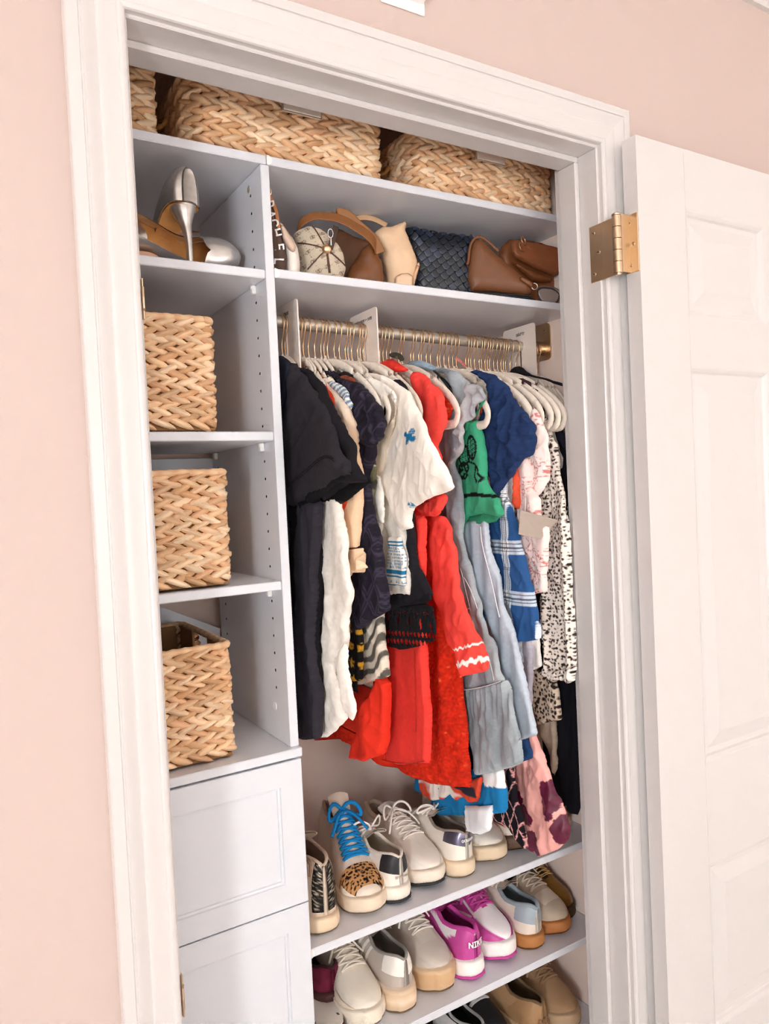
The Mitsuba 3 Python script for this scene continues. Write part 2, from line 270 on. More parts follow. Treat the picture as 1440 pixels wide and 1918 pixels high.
# shoe shelves
for i, (z, w) in enumerate(((.5406, 'upper shoe shelf under the hanging clothes'), (.318, 'middle shoe shelf with the pink trainers'), (.095, 'lowest shoe shelf with dark and tan shoes'))):
    t = thing('shoe_shelf', 'white laminate '+w, 'shelf', 'shoe shelves')
    add(t+'__board', box(PX1, CX1-.001, 0, .36, z-ST, z), 'm_laminate')
    end_cap(t+'__edge_cap', PX1+.001, 0, z-ST/2)
    add(t+'__cleat', box(PX1, CX1-.001, .362, .384, z-ST-.04, z-ST, .001), 'm_laminate')
# ---------------------------------------------------------------- woven baskets
def rrect_path(w, d, r, n):
    """points and outward normals around a rounded rectangle w x d (front-left corner at 0,0), evenly spaced, starting mid left side"""
    pl = shapely.box(r, r, w-r, d-r).buffer(r, 16).exterior; L = pl.length
    s = (np.arange(n)+.5)/n*L; P = np.array([pl.interpolate(x).coords[0] for x in s]); Q = np.array([pl.interpolate((x+.001) % L).coords[0] for x in s])
    T = Q-P; T /= np.linalg.norm(T, axis=1, keepdims=True)
    N = np.c_[T[:, 1], -T[:, 0]]; C = V(w/2, d/2)
    if ((P-C)*N).sum() < 0: N = -N
    return P, T, N, L
STRAW = [np.minimum(hexc(h)*V(1.16, 1.32, 1.62), .95) for h in ('d3a678', 'c9976a', 'dcb589', 'b98a5c', 'd9ae7e', 'c08d5e', 'e0bd92')]
def leaf_template(n=9, k=8):
    t = np.linspace(-1, 1, n); a = np.arange(k)*2*PI/k+PI/k
    w = np.maximum(1-np.abs(t)**2.2, 0)**.72; w[0] = w[-1] = .03
    T = np.repeat(t, k); W = np.repeat(w, k); A = np.tile(a, n)
    S = np.sin(A); return T, W*np.cos(A), W**.6*np.where(S > 0, S, S*.3), grid_faces(n, k, True)[:, ::-1]
LT, LU, LN, LF = leaf_template()
def leaf_row(path, z, hgt, length, thick, tilt, rng, phase, slope=lambda z: 0.):
    """one line of plump straw leaves along the path; tilt in radians"""
    P, T, N, L = path; n = len(P); vs, fs, cs = [], [], []
    for i in range(n):
        p, tg, nm = P[i], T[i], N[i]; ln = length*(.9+.25*rng.random()); h = hgt*(.88+.3*rng.random()); a = tilt*(.8+.4*rng.random())
        u = LT*ln*math.cos(a)-LU*h*math.sin(a); v = LT*ln*math.sin(a)+LU*h*math.cos(a)
        o = LN*thick*(.8+.4*rng.random())-abs(LT)*.0012 + .0012*np.sin(LU*7+rng.random()*6)*(LN > .2)
        # bend around corners: look up the neighbouring path frames
        f = (i+.5+phase+u/(L/n)); i0 = np.floor(f-.5).astype(int); w = (f-.5-i0)[:, None]
        c = P[i0 % n]*(1-w)+P[(i0+1) % n]*w; nn = N[i0 % n]*(1-w)+N[(i0+1) % n]*w; nn /= np.linalg.norm(nn, axis=1, keepdims=True)
        zz = z+v+.0015*(rng.random()-.5)
        q = c+nn*(o+slope(zz))[:, None]
        vs.append(np.c_[q, zz]); fs.append(LF+i*len(LT))
        base = lerp(STRAW[rng.integers(7)], STRAW[rng.integers(7)], rng.random()); g = 1+.13*np.sin(LU*9+LT*1.5+rng.random()*6)+.07*np.sin(LU*21+rng.random()*6)+.08*(rng.random()-.5)
        cs.append(base*g[:, None])
    return np.vstack(vs), np.vstack(fs), np.vstack(cs)
def basket(name, label, x0, y0, z0, w, d, h, rows, step, seed, group, handle=None, rot=0., cutout=None, wall=.010, taper=0.):
    rng = np.random.default_rng(seed); t = thing(name, label, 'basket', group)
    X, Y = rotz(rot); Tm = np.eye(4); Tm[:3, 0], Tm[:3, 1], Tm[:3, 3] = X, Y, V(x0, y0, z0+.0025)
    sl = lambda z: taper*(z-h*.5)
    L = 2*(w+d); n = int(L/step); rh = (h-.014)/rows
    path = rrect_path(w-.012, d-.012, .016, n); path = (path[0]+.006, *path[1:])
    for r in range(rows):
        zc = .007+rh*(r+.5); vs, fs, cs, b = [], [], [], 0
        di = 1 if r % 2 else 1
        for sgn, ph in ((-1, 0), (1, .5)):
            v, f, c = leaf_row(path, zc+sgn*rh*.25, rh*.315, step*.78, .0098, -sgn*di*.36, rng, ph, sl)
            vs.append(v); fs.append(f+b); cs.append(c); b += len(v)
        v, f, c = np.vstack(vs), np.vstack(fs), np.vstack(cs)
        if cutout and zc > cutout[2]:
            keep = ~((v[:, 1] > cutout[0]) & (v[:, 1] < cutout[1]) & ((v[:, 0] > w-.03) | (v[:, 0] < .03))); f = f[keep[f].all(1)]
        m = trimesh.Trimesh(v, f, process=False); m.apply_transform(Tm); add(t+'__braid_row', m, 'm_straw', smooth=True, color=c)
    # liner walls and bottom
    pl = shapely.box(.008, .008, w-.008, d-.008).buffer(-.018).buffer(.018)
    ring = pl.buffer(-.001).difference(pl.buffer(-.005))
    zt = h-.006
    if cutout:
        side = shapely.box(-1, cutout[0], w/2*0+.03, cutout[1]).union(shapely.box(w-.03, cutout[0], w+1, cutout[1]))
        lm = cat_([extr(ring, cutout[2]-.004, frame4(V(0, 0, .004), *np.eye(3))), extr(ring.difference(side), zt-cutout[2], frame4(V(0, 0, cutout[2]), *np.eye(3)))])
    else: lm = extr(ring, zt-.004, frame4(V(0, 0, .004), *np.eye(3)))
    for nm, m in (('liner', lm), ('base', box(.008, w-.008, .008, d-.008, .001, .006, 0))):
        m.apply_transform(Tm); p = noise(m.vertices, 60, 3)
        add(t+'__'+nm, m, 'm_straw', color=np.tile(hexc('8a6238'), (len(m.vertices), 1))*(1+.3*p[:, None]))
    # wrapped rim
    for zr, nm, rr in ((h-.005, 'rim', .0062),):
        npt = int(L/.004); P, T, N, _ = rrect_path(w-.008, d-.008, .014, npt); P = P+.004
        r_ = rr*(1+.10*np.sin(np.arange(npt)*1.25+2*noise(np.c_[P, P[:, 0]*0], 40, seed)))
        pts = np.c_[P+N*sl(zr), zr+.0018*noise(np.c_[P, P[:, 0]*0], 30, seed+1)]; pts = np.vstack([pts, pts[:1]]); r_ = np.r_[r_, r_[0]]
        m = tube(pts, r_, 8, cap=False); c = np.repeat(np.array([lerp(STRAW[1], STRAW[4], .5+.5*math.sin(i*.9)) for i in range(npt+1)]), 8, 0)
        m.apply_transform(Tm); add(t+'__'+nm, m, 'm_straw', smooth=True, color=c)
    if handle:   # twisted cord loops on the two short sides
        for xs, sg in ((0.0, -1), (w, 1)):
            pts = spline([(xs+sg*.004, d*.28, h*.62), (xs+sg*.016, d*.30, h*.50), (xs+sg*.024, d*.36, h*.52), (xs+sg*.030, d*.5, h*.66), (xs+sg*.024, d*.66, h*.90), (xs+sg*.010, d*.70, h*.96), (xs+sg*.002, d*.70, h*.86)], 40)
            m = tube(pts, .0042*(1+.12*np.sin(np.arange(40)*1.6)), 8); m.apply_transform(Tm)
            add(t+'__handle', m, 'm_straw', smooth=True, color=np.tile(hexc('a9793f'), (len(m.vertices), 1)), label='twisted straw cord handle')
    return t
UG, CG = 'big woven baskets on the upper shelf', 'woven baskets in the cubbies'
basket('woven_basket', 'big woven basket at the left end of the upper shelf', -.055, .022, zT, .379, .30, .122, 5, .034, 1, UG, handle=True)
basket('woven_basket', 'big woven basket in the middle of the upper shelf with a white label plate', .366, .016, zT, .392, .31, .124, 5, .034, 2, UG, handle=True, taper=.02)
basket('woven_basket', 'big woven basket at the right end of the upper shelf with a tan label plate', .830, .020, zT, .384, .31, .124, 5, .034, 3, UG, handle=True, taper=.02)
for key, xx, zz_, col in (('woven_basket_001', .540, zT+.088, 'm_plastic'), ('woven_basket_002', .977, zT+.083, 'm_acrylic')):
    yy = .0035
    add(key+'__label_plate', box(xx, xx+.074, yy-.006, yy-.0035, zz_, zz_+.032, .001), col, label='flat label plate')
    add(key+'__label_holder', cat_([box(xx-.003, xx+.077, yy-.0035, yy-.001, zz_-.003, zz_+.034, .001)]), 'm_nickel')
basket('woven_basket', 'square woven basket in the second cubby from the top of the tower', .117, .014, zBs, .281, .29, .194, 9, .033, 4, CG)
basket('woven_basket', 'square woven basket in the third cubby, below the middle tower shelf', .126, .012, zC, .281, .29, .200, 9, .033, 5, CG, rot=0)
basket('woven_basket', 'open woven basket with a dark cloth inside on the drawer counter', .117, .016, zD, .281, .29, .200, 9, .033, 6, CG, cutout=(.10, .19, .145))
# dark cloth inside the lowest basket
g = np.linspace(0, 1, 24); U, W = np.meshgrid(g, g, indexing='ij')
zz = zD+.172+.03*noise(np.c_[U.ravel(), W.ravel(), W.ravel()*0], 3.1, 9).reshape(U.shape)+.012*np.sin(U*5)-.09*sstep(.42, .5, np.hypot(U-.5, W-.5))
m = trimesh.Trimesh(np.c_[(.137+U*.24).ravel(), (.036+W*.25).ravel(), zz.ravel()], grid_faces(24, 24), process=False)
stripe = (np.sin((U*1.2+W*.6).ravel()*26) > .86)&(W.ravel() > .2)
t = thing('folded_cloth', 'dark navy cloth with white stripes lying inside the open lower basket', 'cloth')
c = mixc(hexc('14171f'), hexc('d8d8d8'), stripe*.8); low = trimesh.Trimesh(m.vertices-V(0, 0, .02), m.faces[:, ::-1], process=False)
add(t+'__top_layer', m, 'm_cloth', smooth=True, color=c)
add(t+'__under_layer', low, 'm_cloth', smooth=True, color=c)
# ---------------------------------------------------------------- pillows: an outline in the (y, z) plane given thickness, rounded edges and folds
def densify(ring, h):
    out = []
    for a, b in zip(ring[:-1], ring[1:]):
        n = max(1, int(np.ceil(np.hypot(*(np.subtract(b, a)))/h)))
        out += [lerp(a, b, i/n) for i in range(n)]
    return np.array(out)
def chaikin(P):
    P = np.asarray(P, float); Q = np.roll(P, -1, 0)
    return np.stack([.75*P+.25*Q, .25*P+.75*Q], 1).reshape(-1, 2)
def pillow2(poly, h, T, R, edge=.0006):
    """2-d points, thickness at each, triangles of one layer, boundary flags"""
    poly = poly.buffer(0)
    if poly.geom_type != 'Polygon': poly = max(poly.geoms, key=lambda g: g.area)
    B = np.vstack([densify(np.array(r.coords), h) for r in [poly.exterior, *poly.interiors]])
    x0, y0, x1, y1 = poly.bounds; gx, gy = np.meshgrid(np.arange(x0, x1, h), np.arange(y0, y1, h*.866)); gx = gx+((np.arange(len(gx)) % 2)*h/2)[:, None]
    I = np.c_[gx.ravel(), gy.ravel()]; I = I[shapely.contains_xy(poly, I[:, 0], I[:, 1])]
    fine = np.vstack([densify(np.array(r.coords), h*.3) for r in [poly.exterior, *poly.interiors]]); kd = cKDTree(fine)
    if len(I): I = I[kd.query(I)[0] > h*.5]
    P = np.vstack([B, I]); F = Delaunay(P).simplices; c = P[F].mean(1); a = P[F]
    ar = np.cross(a[:, 1]-a[:, 0], a[:, 2]-a[:, 0]); F = F[shapely.contains_xy(poly, c[:, 0], c[:, 1]) & (abs(ar) > 1e-10)]
    ar = np.cross(P[F][:, 1]-P[F][:, 0], P[F][:, 2]-P[F][:, 0]); F[ar < 0] = F[ar < 0][:, ::-1]
    d = kd.query(P)[0]; d[:len(B)] = 0
    q = np.clip(d/R, 0, 1); t = edge+T*np.sqrt(np.maximum(1-(1-q)**2, 0)); t[:len(B)] = 0
    return P, t, F, len(B)
def pillow(outline, x0, gx=0., T=.005, R=.009, h=.0055, fold=.006, fy=16., fz=2.2, seed=0, smooth_n=1, gz=0., shear=0., fn=None, wr=.0052, ws=1.):
    P2 = outline if hasattr(outline, 'geom_type') else Polygon(outline)
    if smooth_n and not hasattr(outline, 'geom_type'):
        q = np.asarray(outline, float); q = densify(np.vstack([q, q[:1]]), .006)
        for _ in range(2): q = chaikin(q)
        P2 = Polygon(q)
    P, t, F, nb = pillow2(P2, h, T, R); y, z = P[:, 0], P[:, 1]
    ys = y+shear*z
    w = fold*2*(meshkit.fbm(np.c_[ys*fy, z*fz, y*0], 2, seed)-.5)+fold*.5*2*(meshkit.noise(np.c_[ys*fy*2.7, z*fz*2.5, y*0+3], seed+5)-.5)
    if wr:   # creases: ridged noise running mostly downwards and slightly across
        a = meshkit.fbm(np.c_[(ys*24+z*7)*ws, (z*9-ys*6)*ws, y*0+1.7], 3, seed+9); b = meshkit.noise(np.c_[(ys*30-z*26)*ws, (z*20+ys*12)*ws, y*0+4], seed+2)
        w = w+wr*(2.2*(np.abs(2*a-1)**.8)-.6)+wr*.7*(np.abs(2*b-1)**.7-.5)
    if fn is not None: w = w+fn(y, z)
    x = x0+gx*y+gz*(z-z.mean())+w; n = len(P)
    far = np.arange(n); far[nb:] = n+np.arange(n-nb)
    v = np.vstack([np.c_[x-t, y, z], np.c_[x+t, y, z][nb:]]); f = np.vstack([F[:, ::-1], far[F]])
    m = trimesh.Trimesh(v, f, process=False)
    return m
# ---------------------------------------------------------------- rod, bracket, dividers, hangers
RY, RZR, RR = .130, 1.7075, .0118
rodz = lambda x: 1.7075-.0125*(x-.556)/.64
t = thing('closet_rod', 'bronze-toned metal rod spanning the closet under the bag shelf', 'closet rod')
add(t+'__pole', tube([(PX1+.002, RY, rodz(PX1)), (.9, RY, rodz(.9)), (CX1-.006, RY, rodz(CX1))], RR, 28), 'm_nickel', smooth=30)
t = thing('rod_bracket', 'bronze rectangular rod bracket screwed to the right closet wall', 'rod bracket')
pl = shapely.box(.098, 1.664, .162, 1.752).buffer(-.012).buffer(.012)
add(t+'__plate', extr(pl, .003, frame4((CX1-.0035, 0, 0), V(0, 1, 0), V(0, 0, 1), V(1, 0, 0))), 'm_brass')
add(t+'__socket', extr(Point(RY, rodz(CX1)).buffer(.0165, 24).difference(Point(RY, rodz(CX1)).buffer(.0125, 24)), .022, frame4((CX1-.0255, 0, 0), V(0, 1, 0), V(0, 0, 1), V(1, 0, 0))), 'm_brass')
for y, z in ((.115, 1.735), (.147, 1.735)): screw(t+'__screw', V(CX1-.0035, y, z), V(0, 1, 0), V(0, 0, 1), V(-1, 0, 0), .004)
def divider(x, word, lab, th, w0=.078, w1=.188, tz=1.7425, zb=1.60):
    t = thing('rod_divider', lab, 'closet divider', 'rod dividers')
    z = rodz(x); pl = shapely.box(w0, zb, w1, tz).buffer(-.006).buffer(.006, 6).difference(Point(RY, z).buffer(RR+.0006, 20)).difference(shapely.box(RY-.004, zb-.01, RY+.004, z))
    X, Y = V(0, math.cos(th), 0), V(0, 0, 1)
    add(t+'__card', extr(pl, .003, frame4((x-.0015, 0, 0), V(0, 1, 0), V(0, 0, 1), V(1, 0, 0))), 'm_acrylic')
    hgt = .0085 if len(word) < 9 else .0075; tm = meshkit.text_mesh(word, hgt, .0004); v = tm.vertices.copy(); v[:, 0] += v[:, 1]*.35; v[:, 0] *= .92 if len(word) > 9 else 1
    wd = v[:, 0].max()-v[:, 0].min(); k = min(1, .088/wd); v[:, :2] *= k; wd *= k
    tm = trimesh.Trimesh(v, tm.faces, process=False); c = (w0+w1)/2-.004
    tm.apply_transform(frame4((x-.0016, c+wd/2, tz-.022), V(0, -1, 0), V(0, 0, 1), V(-1, 0, 0))); add(t+'__lettering', tm, 'm_dark', label='black handwritten-style word')
divider(.585, 'tops', 'beige divider card on the rod lettered tops', 0)
divider(.762, 'dresses + sets', 'beige divider card on the rod lettered dresses + sets', 0)
divider(1.192, 'skirts', 'beige divider card on the rod lettered skirts', 0)
HW = 1.
arm = spline([(0, -.014), (.035*HW, -.018), (.09*HW, -.038), (.15*HW, -.074), (.19*HW, -.108), (.200*HW, -.128), (.196*HW, -.143), (.178*HW, -.150)], 30)
half = list(map(tuple, arm))+[(.15*HW, -.150), (.10*HW, -.150)]
ring = LineString([(-a, b) for a, b in half[::-1]]+half).buffer(.0088, 8).union(LineString([(-.165*HW, -.150), (.165*HW, -.150)]).buffer(.0058, 6)).union(shapely.box(-.0075, -.03, .0075, 0).buffer(.002)).buffer(.004).buffer(-.004)
for s in (-1, 1): ring = ring.difference(Point(s*.118*HW, -.046).buffer(.0045))
HB = pillow(ring, 0., T=.0026, R=.004, h=.0065, fold=0, smooth_n=0, wr=0)
HB.apply_translation((0, 0, 0)); hb_ply = mikit.ply(HB, 'm_velvet', smooth=True); hb_black = {**hb_ply, 'bsdf': {'type': 'ref', 'id': 'm_dark'}}
zr = .0605
hk = spline([(0, 0, -.012), (0, 0, .006), (0, 0, .020), (0, -.005, .032), (0, -.0125, .046), (0, -.0155, .0605), (0, -.0105, .0715), (0, 0, .0752), (0, .0105, .0715), (0, .0155, .0605), (0, .0150, .054)], 44)
HK = mikit.ply(tube(hk, .00135, 7), 'm_gold', smooth=True)
HX = [.556, .572, .574, .611, .617, .629, .643, .657, .664, .672, .687, .699, .713, .717, .728, .742, .745, .756, .796, .804, .813, .823, .843, .851, .875, .882, .896, .900, .916, .927, .946, .949, .964, .977, .988, .998, 1.025, 1.033, 1.039, 1.05, 1.064, 1.07, 1.081, 1.088, 1.093, 1.107, 1.118, 1.129, 1.136, 1.142, 1.157, 1.175, 1.214, 1.222, 1.232, 1.243]
for i in range(1, len(HX)): HX[i] = max(HX[i], HX[i-1]+.0066)
ORD = ['first', 'second', 'third', 'fourth', 'fifth', 'sixth', 'seventh', 'eighth', 'ninth', 'tenth', '11th', '12th', '13th', '14th', '15th', '16th', '17th', '18th', '19th', '20th', '21st', '22nd', '23rd', '24th', '25th', '26th', '27th', '28th', '29th', '30th', '31st', '32nd', '33rd', '34th']
hr = np.random.default_rng(11)
BROAD = {min(range(len(HX)), key=lambda i: abs(HX[i]-q)) for q in (.668, .680, .744, .766, .806, .834, .918, .968, .99, 1.012, 1.034, 1.066, 1.088, 1.11, 1.13)}
for i, x in enumerate(HX):
    if i < 3: lab = 'ivory velvet hanger with gold hook, %s from the tower panel' % ORD[i]
    elif i < 18: lab = 'ivory velvet hanger with gold hook, %s after the divider lettered tops' % ORD[i-3]
    elif i < 52: lab = 'ivory velvet hanger with gold hook, %s after the divider lettered dresses + sets' % ORD[i-18]
    else: lab = 'ivory velvet hanger with gold hook, %s after the divider lettered skirts' % ORD[i-52]
    a = (hr.random()-.5)*.03; X, Y = rotz(a); k = 1. if i in BROAD else (.48 if x < .66 or x > .93 else .58); f = frame4(V(x, RY, rodz(x)-zr-.0012), X, Y, V(0, 0, 1)); T4 = mi.ScalarTransform4f(f.tolist()); TB4 = mi.ScalarTransform4f((f @ np.diag([1, k, .82 if k < 1 else 1, 1])).tolist())
    if i == 27: lab = 'black hanger with gold hook among the ivory ones, beside the pale denim collar'
    t = thing('clothes_hanger', lab, 'hanger', 'velvet hangers on the rod')
    scene[t+'__body'] = {**(hb_black if i == 27 else hb_ply), 'to_world': TB4}
    scene[t+'__hook'] = {**HK, 'to_world': T4}
    tag(t+'__hook', 'gold wire hook')
G = {
 'navy_body': (0.539, 0, [98,1632,63,1628,36,1616,21,1605,31,1575,58,1530,68,1343,75,1210,68,1092,67,933,300,930,300,1450,220,1580]),
 'tee1_yoke': (0.5481, 0, [116,1626,63,1615,10,1605,24,1590,31,1570,45,1537,61,1477,79,1407,103,1408,109,1500,110,1578]),
 'tee1_sleeve': (0.553, 0, [50,1612,36,1610,23,1608,15,1599,-12,1573,-59,1523,-104,1474,-152,1420,-170,1395,-164,1396,-129,1395,-72,1379,-26,1367,10,1357,45,1352,56,1346,69,1346,85,1357,93,1371,96,1393,84,1452,68,1496,54,1539,41,1577,39,1593]),
 'tee1_lining': (0.5602, 0, [-10,1420,-138,1413,-157,1395,-148,1388,-104,1383,-57,1371,-26,1356,6,1343,39,1337,60,1341,71,1351,54,1388]),
 'tee1_body': (0.5574, 0, [54,1355,-28,1354,-19,1291,5,1214,23,1083,17,1032,7,992,14,939,20,911,87,894,104,897,111,1014,106,1084,81,1208]),
 'tee2_sleeve': (0.574, 0, [59,1607,25,1599,-1,1587,-22,1569,-38,1560,-62,1530,-93,1492,-129,1448,-161,1410,-182,1383,-167,1382,-123,1382,-74,1373,-29,1357,-9,1353,-17,1385,28,1509,56,1584]),
 'tee2_lining': (0.5847, 0, [2,1403,-150,1390,-163,1383,-155,1380,-118,1367,-83,1353,-44,1344,-7,1347,12,1352]),
 'tee2_body': (0.5696, 0, [20,1377,-9,1376,4,1238,22,1107,28,1002,160,1020,160,1500]),
 'shirt_sleeve': (0.588, 0, [29,1366,-53,1362,-66,1307,-73,1256,-84,1217,-87,1191,-66,1162,-52,1140,-47,1102,-40,1083,-4,1054,7,1047,-2,1030,-16,1007,-19,982,-33,956,-2,929,46,902,69,897,73,935,69,990,57,1073,47,1154,37,1277]),
 'shirt_flap': (0.5789, 0, [-12,1062,-64,1105,-62,1063,-68,1034,-74,1006,-82,982,-68,962,-57,962,-38,983,-32,997,-41,1006,-33,1030,-21,1049]),
 'shirt_body': (0.6003, 0, [44,1593,34,1589,23,1579,18,1570,-31,1314,-28,1186,-13,1069,250,1000,250,1500]),
 'orange_body': (0.611, 0, [40,1576,22,1570,-7,1543,-25,1504,-44,1434,-39,1350,-14,1328,-2,1349,200,1300,200,1500]),
 'peach_sleeve': (0.6209, 0, [59,1589,37,1588,20,1573,-4,1548,-28,1532,-42,1519,-52,1496,-60,1468,-65,1433,-65,1382,-65,1363,-62,1338,-53,1305,-43,1266,-10,1264,-2,1304,100,1350,80,1500]),
 'peach_ruffle': (0.6192, 0, [-17,1263,-48,1265,-48,1258,-66,1245,-74,1231,-56,1225,-50,1220,-39,1221,-27,1212,-22,1225,-14,1245]),
 'blue_stripe': (0.6266, 0, [41,1581,11,1576,-17,1562,-34,1545,-42,1527,-40,1516,-25,1529,-1,1552,27,1569]),
 'black_collar': (0.648, 0, [131,1617,120,1621,99,1618,68,1605,42,1593,20,1581,43,1581,69,1594,105,1604,128,1609]),
 'black_collar2': (0.658, 0, [64,1598,48,1602,26,1596,8,1587,16,1581,46,1587]),
 'black_puff': (0.6455, 0, [65,1593,23,1585,-2,1575,-30,1566,-50,1552,-72,1535,-91,1523,-103,1508,-106,1491,-110,1474,-106,1458,-88,1452,-76,1447,-53,1445,-23,1456,-16,1479,-5,1514,-7,1533,10,1562,46,1583]),
 'black_body': (0.653, 0, [-3,1498,-62,1458,-60,1432,-39,1399,-43,1336,-50,1305,-66,1265,-68,1225,-75,1192,-86,1158,-80,1149,-33,1129,8,1108,34,1094,55,1118,34,1202,12,1262,-3,1355]),
 'patch': (0.654, 0, [36,1589,19,1590,-9,1579,-17,1571,2,1573,27,1582]),
 'camo_body': (0.666, 0, [-26,1443,-40,1435,-46,1410,-47,1384,-38,1363,-29,1311,-28,1302,4,1301,2,1372,100,1450]),
 'goldflower_body': (0.658, 0, [68,1135,24,1140,15,1096,25,1003,75,991,77,1059]),
 'zebra_body': (0.693, 0, [89,1137,4,1146,-2,1099,-4,1067,-11,1051,-8,1010,10,1003,94,975,111,994,102,1036,94,1094]),
 'tank_near': (0.686, 0, [38,1581,15,1587,-26,1578,-69,1560,-93,1545,-99,1535,-98,1522,-94,1525,-91,1537,-82,1543,-67,1541,-57,1529,-53,1509,-43,1491,-26,1469,-7,1451,-11,1419,-17,1400,-33,1394,-42,1363,-37,1306,28,1306,100,1280,100,1500]),
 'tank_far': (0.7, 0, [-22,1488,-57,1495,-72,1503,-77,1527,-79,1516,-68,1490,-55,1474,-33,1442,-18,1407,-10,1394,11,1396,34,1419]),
 'tank_body': (0.691, 0, [29,1372,-13,1371,-6,1270,-3,1185,120,1150,120,1400]),
 'kimono_sleeve': (0.715, 0, [80,1606,28,1597,-24,1584,-52,1567,-89,1546,-106,1527,-128,1501,-150,1478,-173,1444,-200,1401,-220,1367,-211,1362,-175,1355,-127,1343,-96,1333,-82,1319,-75,1305,-77,1309,-76,1295,-51,1291,-40,1300,-22,1346,5,1381,5,1399,-1,1426,-10,1453,-17,1506,-16,1538,-8,1558,12,1577]),
 'kimono_body': (0.7228, 0, [16,1418,-29,1406,-48,1361,-47,1293,-53,1269,-61,1238,-57,1168,47,1160,49,1208,50,1266,48,1371]),
 'embro': (0.7209, 0, [-12,1279,-26,1279,-36,1277,-48,1281,-55,1268,-64,1239,-61,1188,5,1183,-2,1230]),
 'lace_body': (0.7333, 0, [-28,1577,-51,1573,-68,1555,-74,1545,-68,1298,-75,1228,-91,1206,-106,1181,-111,1171,-25,1144,27,1125,62,1149,120,1150,120,1500]),
 'lace_band1': (0.7314, 0, [51,1151,-30,1167,-109,1180,-118,1160,-28,1144,50,1130]),
 'lace_band2': (0.7324, 0, [57,1130,-26,1145,-115,1159,-124,1134,-125,1108,-119,1089,-68,1073,2,1054,18,1057,53,1055]),
 'red_collar': (0.7688, 0, [101,1628,78,1631,56,1632,34,1628,11,1615,-15,1598,9,1598,87,1611]),
 'red_body': (0.7563, 0, [-19,1317,-69,1316,-64,1225,-48,1144,-52,1067,-56,1012,-57,969,-58,943,-55,909,-43,838,54,807,107,799,114,853,111,919,94,1030,77,1102,100,1450]),
 'rib_body': (0.693, 0, [25,1011,49,965,76,939,117,880,154,808,98,816,26,850,13,922,-3,996]),
 'coral_sleeve': (0.7994, 0, [25,1600,-6,1598,-25,1589,-49,1571,-73,1555,-86,1538,-88,1517,-83,1491,-71,1465,-59,1448,-78,1389,-74,1353,-24,1339,24,1325,39,1398,-3,1490,2,1554]),
 'coral_puff': (0.7965, 0, [42,1313,30,1329,-25,1341,-76,1356,-84,1350,-85,1339,-77,1323,-45,1312,-6,1313,21,1312]),
 'tweed_body': (0.8569, -0.42, [59,1350,38,1326,46,1298,56,1199,32,1165,9,1098,-9,1028,-17,957,-20,887,-21,892,-25,826,-24,756,72,743,89,749,122,749,193,766,255,788,286,804,344,794,350,1100,320,1450,140,1560]),
 'tweed_cap': (0.8521, 0, [-10,1553,-32,1549,-51,1535,-38,1526,-29,1513,-17,1501,-9,1497]),
 'ric_sleeve': (0.8215, 0, [2,1313,-32,1312,-54,1286,-66,1230,-82,1183,-94,1154,-116,1117,-135,1086,-157,1037,-158,1028,-76,1002,-67,1021,-64,1043,-41,1066,-22,1133,1,1204,4,1271]),
 'denim_collar': (0.8808, 0, [153,1635,130,1645,97,1642,69,1632,43,1619,50,1612,120,1623]),
 'denim_body': (0.8952, 0, [98,1623,73,1622,46,1619,-8,1602,-38,1575,-40,1551,-26,1514,-17,1489,-18,1469,-11,1441,9,1415,-8,1378,-6,1293,-4,1272,-7,1237,-27,1187,-42,1146,-58,1123,-76,1075,-87,1063,-102,1015,-114,988,18,941,27,972,24,1149,42,1235,52,1323,51,1336,28,1375,46,1409,76,1457,48,1505,0,1529,1,1568,31,1603]),
 'denim_skirt': (0.8952, 0, [17,945,-46,963,-114,989,-129,934,-141,878,-134,923,-145,876,-148,836,-122,820,-74,798,-18,774,3,773,9,792,12,863,17,906]),
 'denim_ruffle': (0.8856, 0, [-49,1574,-84,1561,-91,1555,-87,1537,-67,1521,-59,1505,-42,1494,-32,1476,-26,1457,-10,1434,11,1415,28,1406,25,1416,4,1436,-7,1470,-16,1496,-31,1525,-45,1550]),
 'denim_hole': (0.9047, 0, [-33,1556,-55,1556,-65,1555,-62,1540,-42,1524,-33,1508,-17,1496,-22,1526]),
 'green_strap': (0.9114, 0, [-72,1554,-75,1550,-71,1537,-55,1521,-29,1499,-1,1469,1,1475,-12,1497,-45,1520,-61,1541]),
 'green_body': (0.9237, 0, [20,1472,-9,1500,-34,1501,-43,1475,-50,1428,-49,1375,-60,1356,-77,1344,-89,1329,-98,1308,-87,1304,-35,1311,11,1304,27,1292,31,1266,43,1266,39,1351]),
 'green_inner': (0.9352, 0, [51,1300,-21,1314,-82,1314,-84,1309,-62,1295,-15,1286,41,1263,56,1264]),
 'slip_body': (0.9333, 0, [54,1292,-36,1301,-44,1230,-60,1186,-73,1136,-99,1078,-116,1025,-135,953,-159,890,-156,884,-102,859,-99,878,-69,955,-41,1056,-10,1118,10,1163,44,1226]),
 'navy_blouse': (0.9513, 0, [35,1610,2,1610,-31,1599,-51,1591,-67,1577,-88,1549,-113,1520,-136,1497,-146,1476,-145,1458,-135,1435,-129,1421,-117,1418,-106,1409,-102,1393,-87,1384,-69,1377,-57,1353,-47,1342,-35,1357,-21,1375,-16,1410,-5,1450,-8,1517,-26,1534,-40,1552,-38,1571,-18,1592]),
 'plaid_body': (0.9855, 0, [-25,1409,-61,1407,-47,1381,-45,1376,-46,1347,-59,1318,-72,1261,-89,1200,-103,1164,-109,1123,-120,1082,-121,1057,-83,1047,-45,1040,-37,1057,-22,1099,-7,1141,7,1200,23,1244,24,1289,2,1348]),
 'orange2_body': (1.005, 0, [-42,1416,-49,1418,-55,1378,-52,1315,-35,1317,-31,1331,-38,1353]),
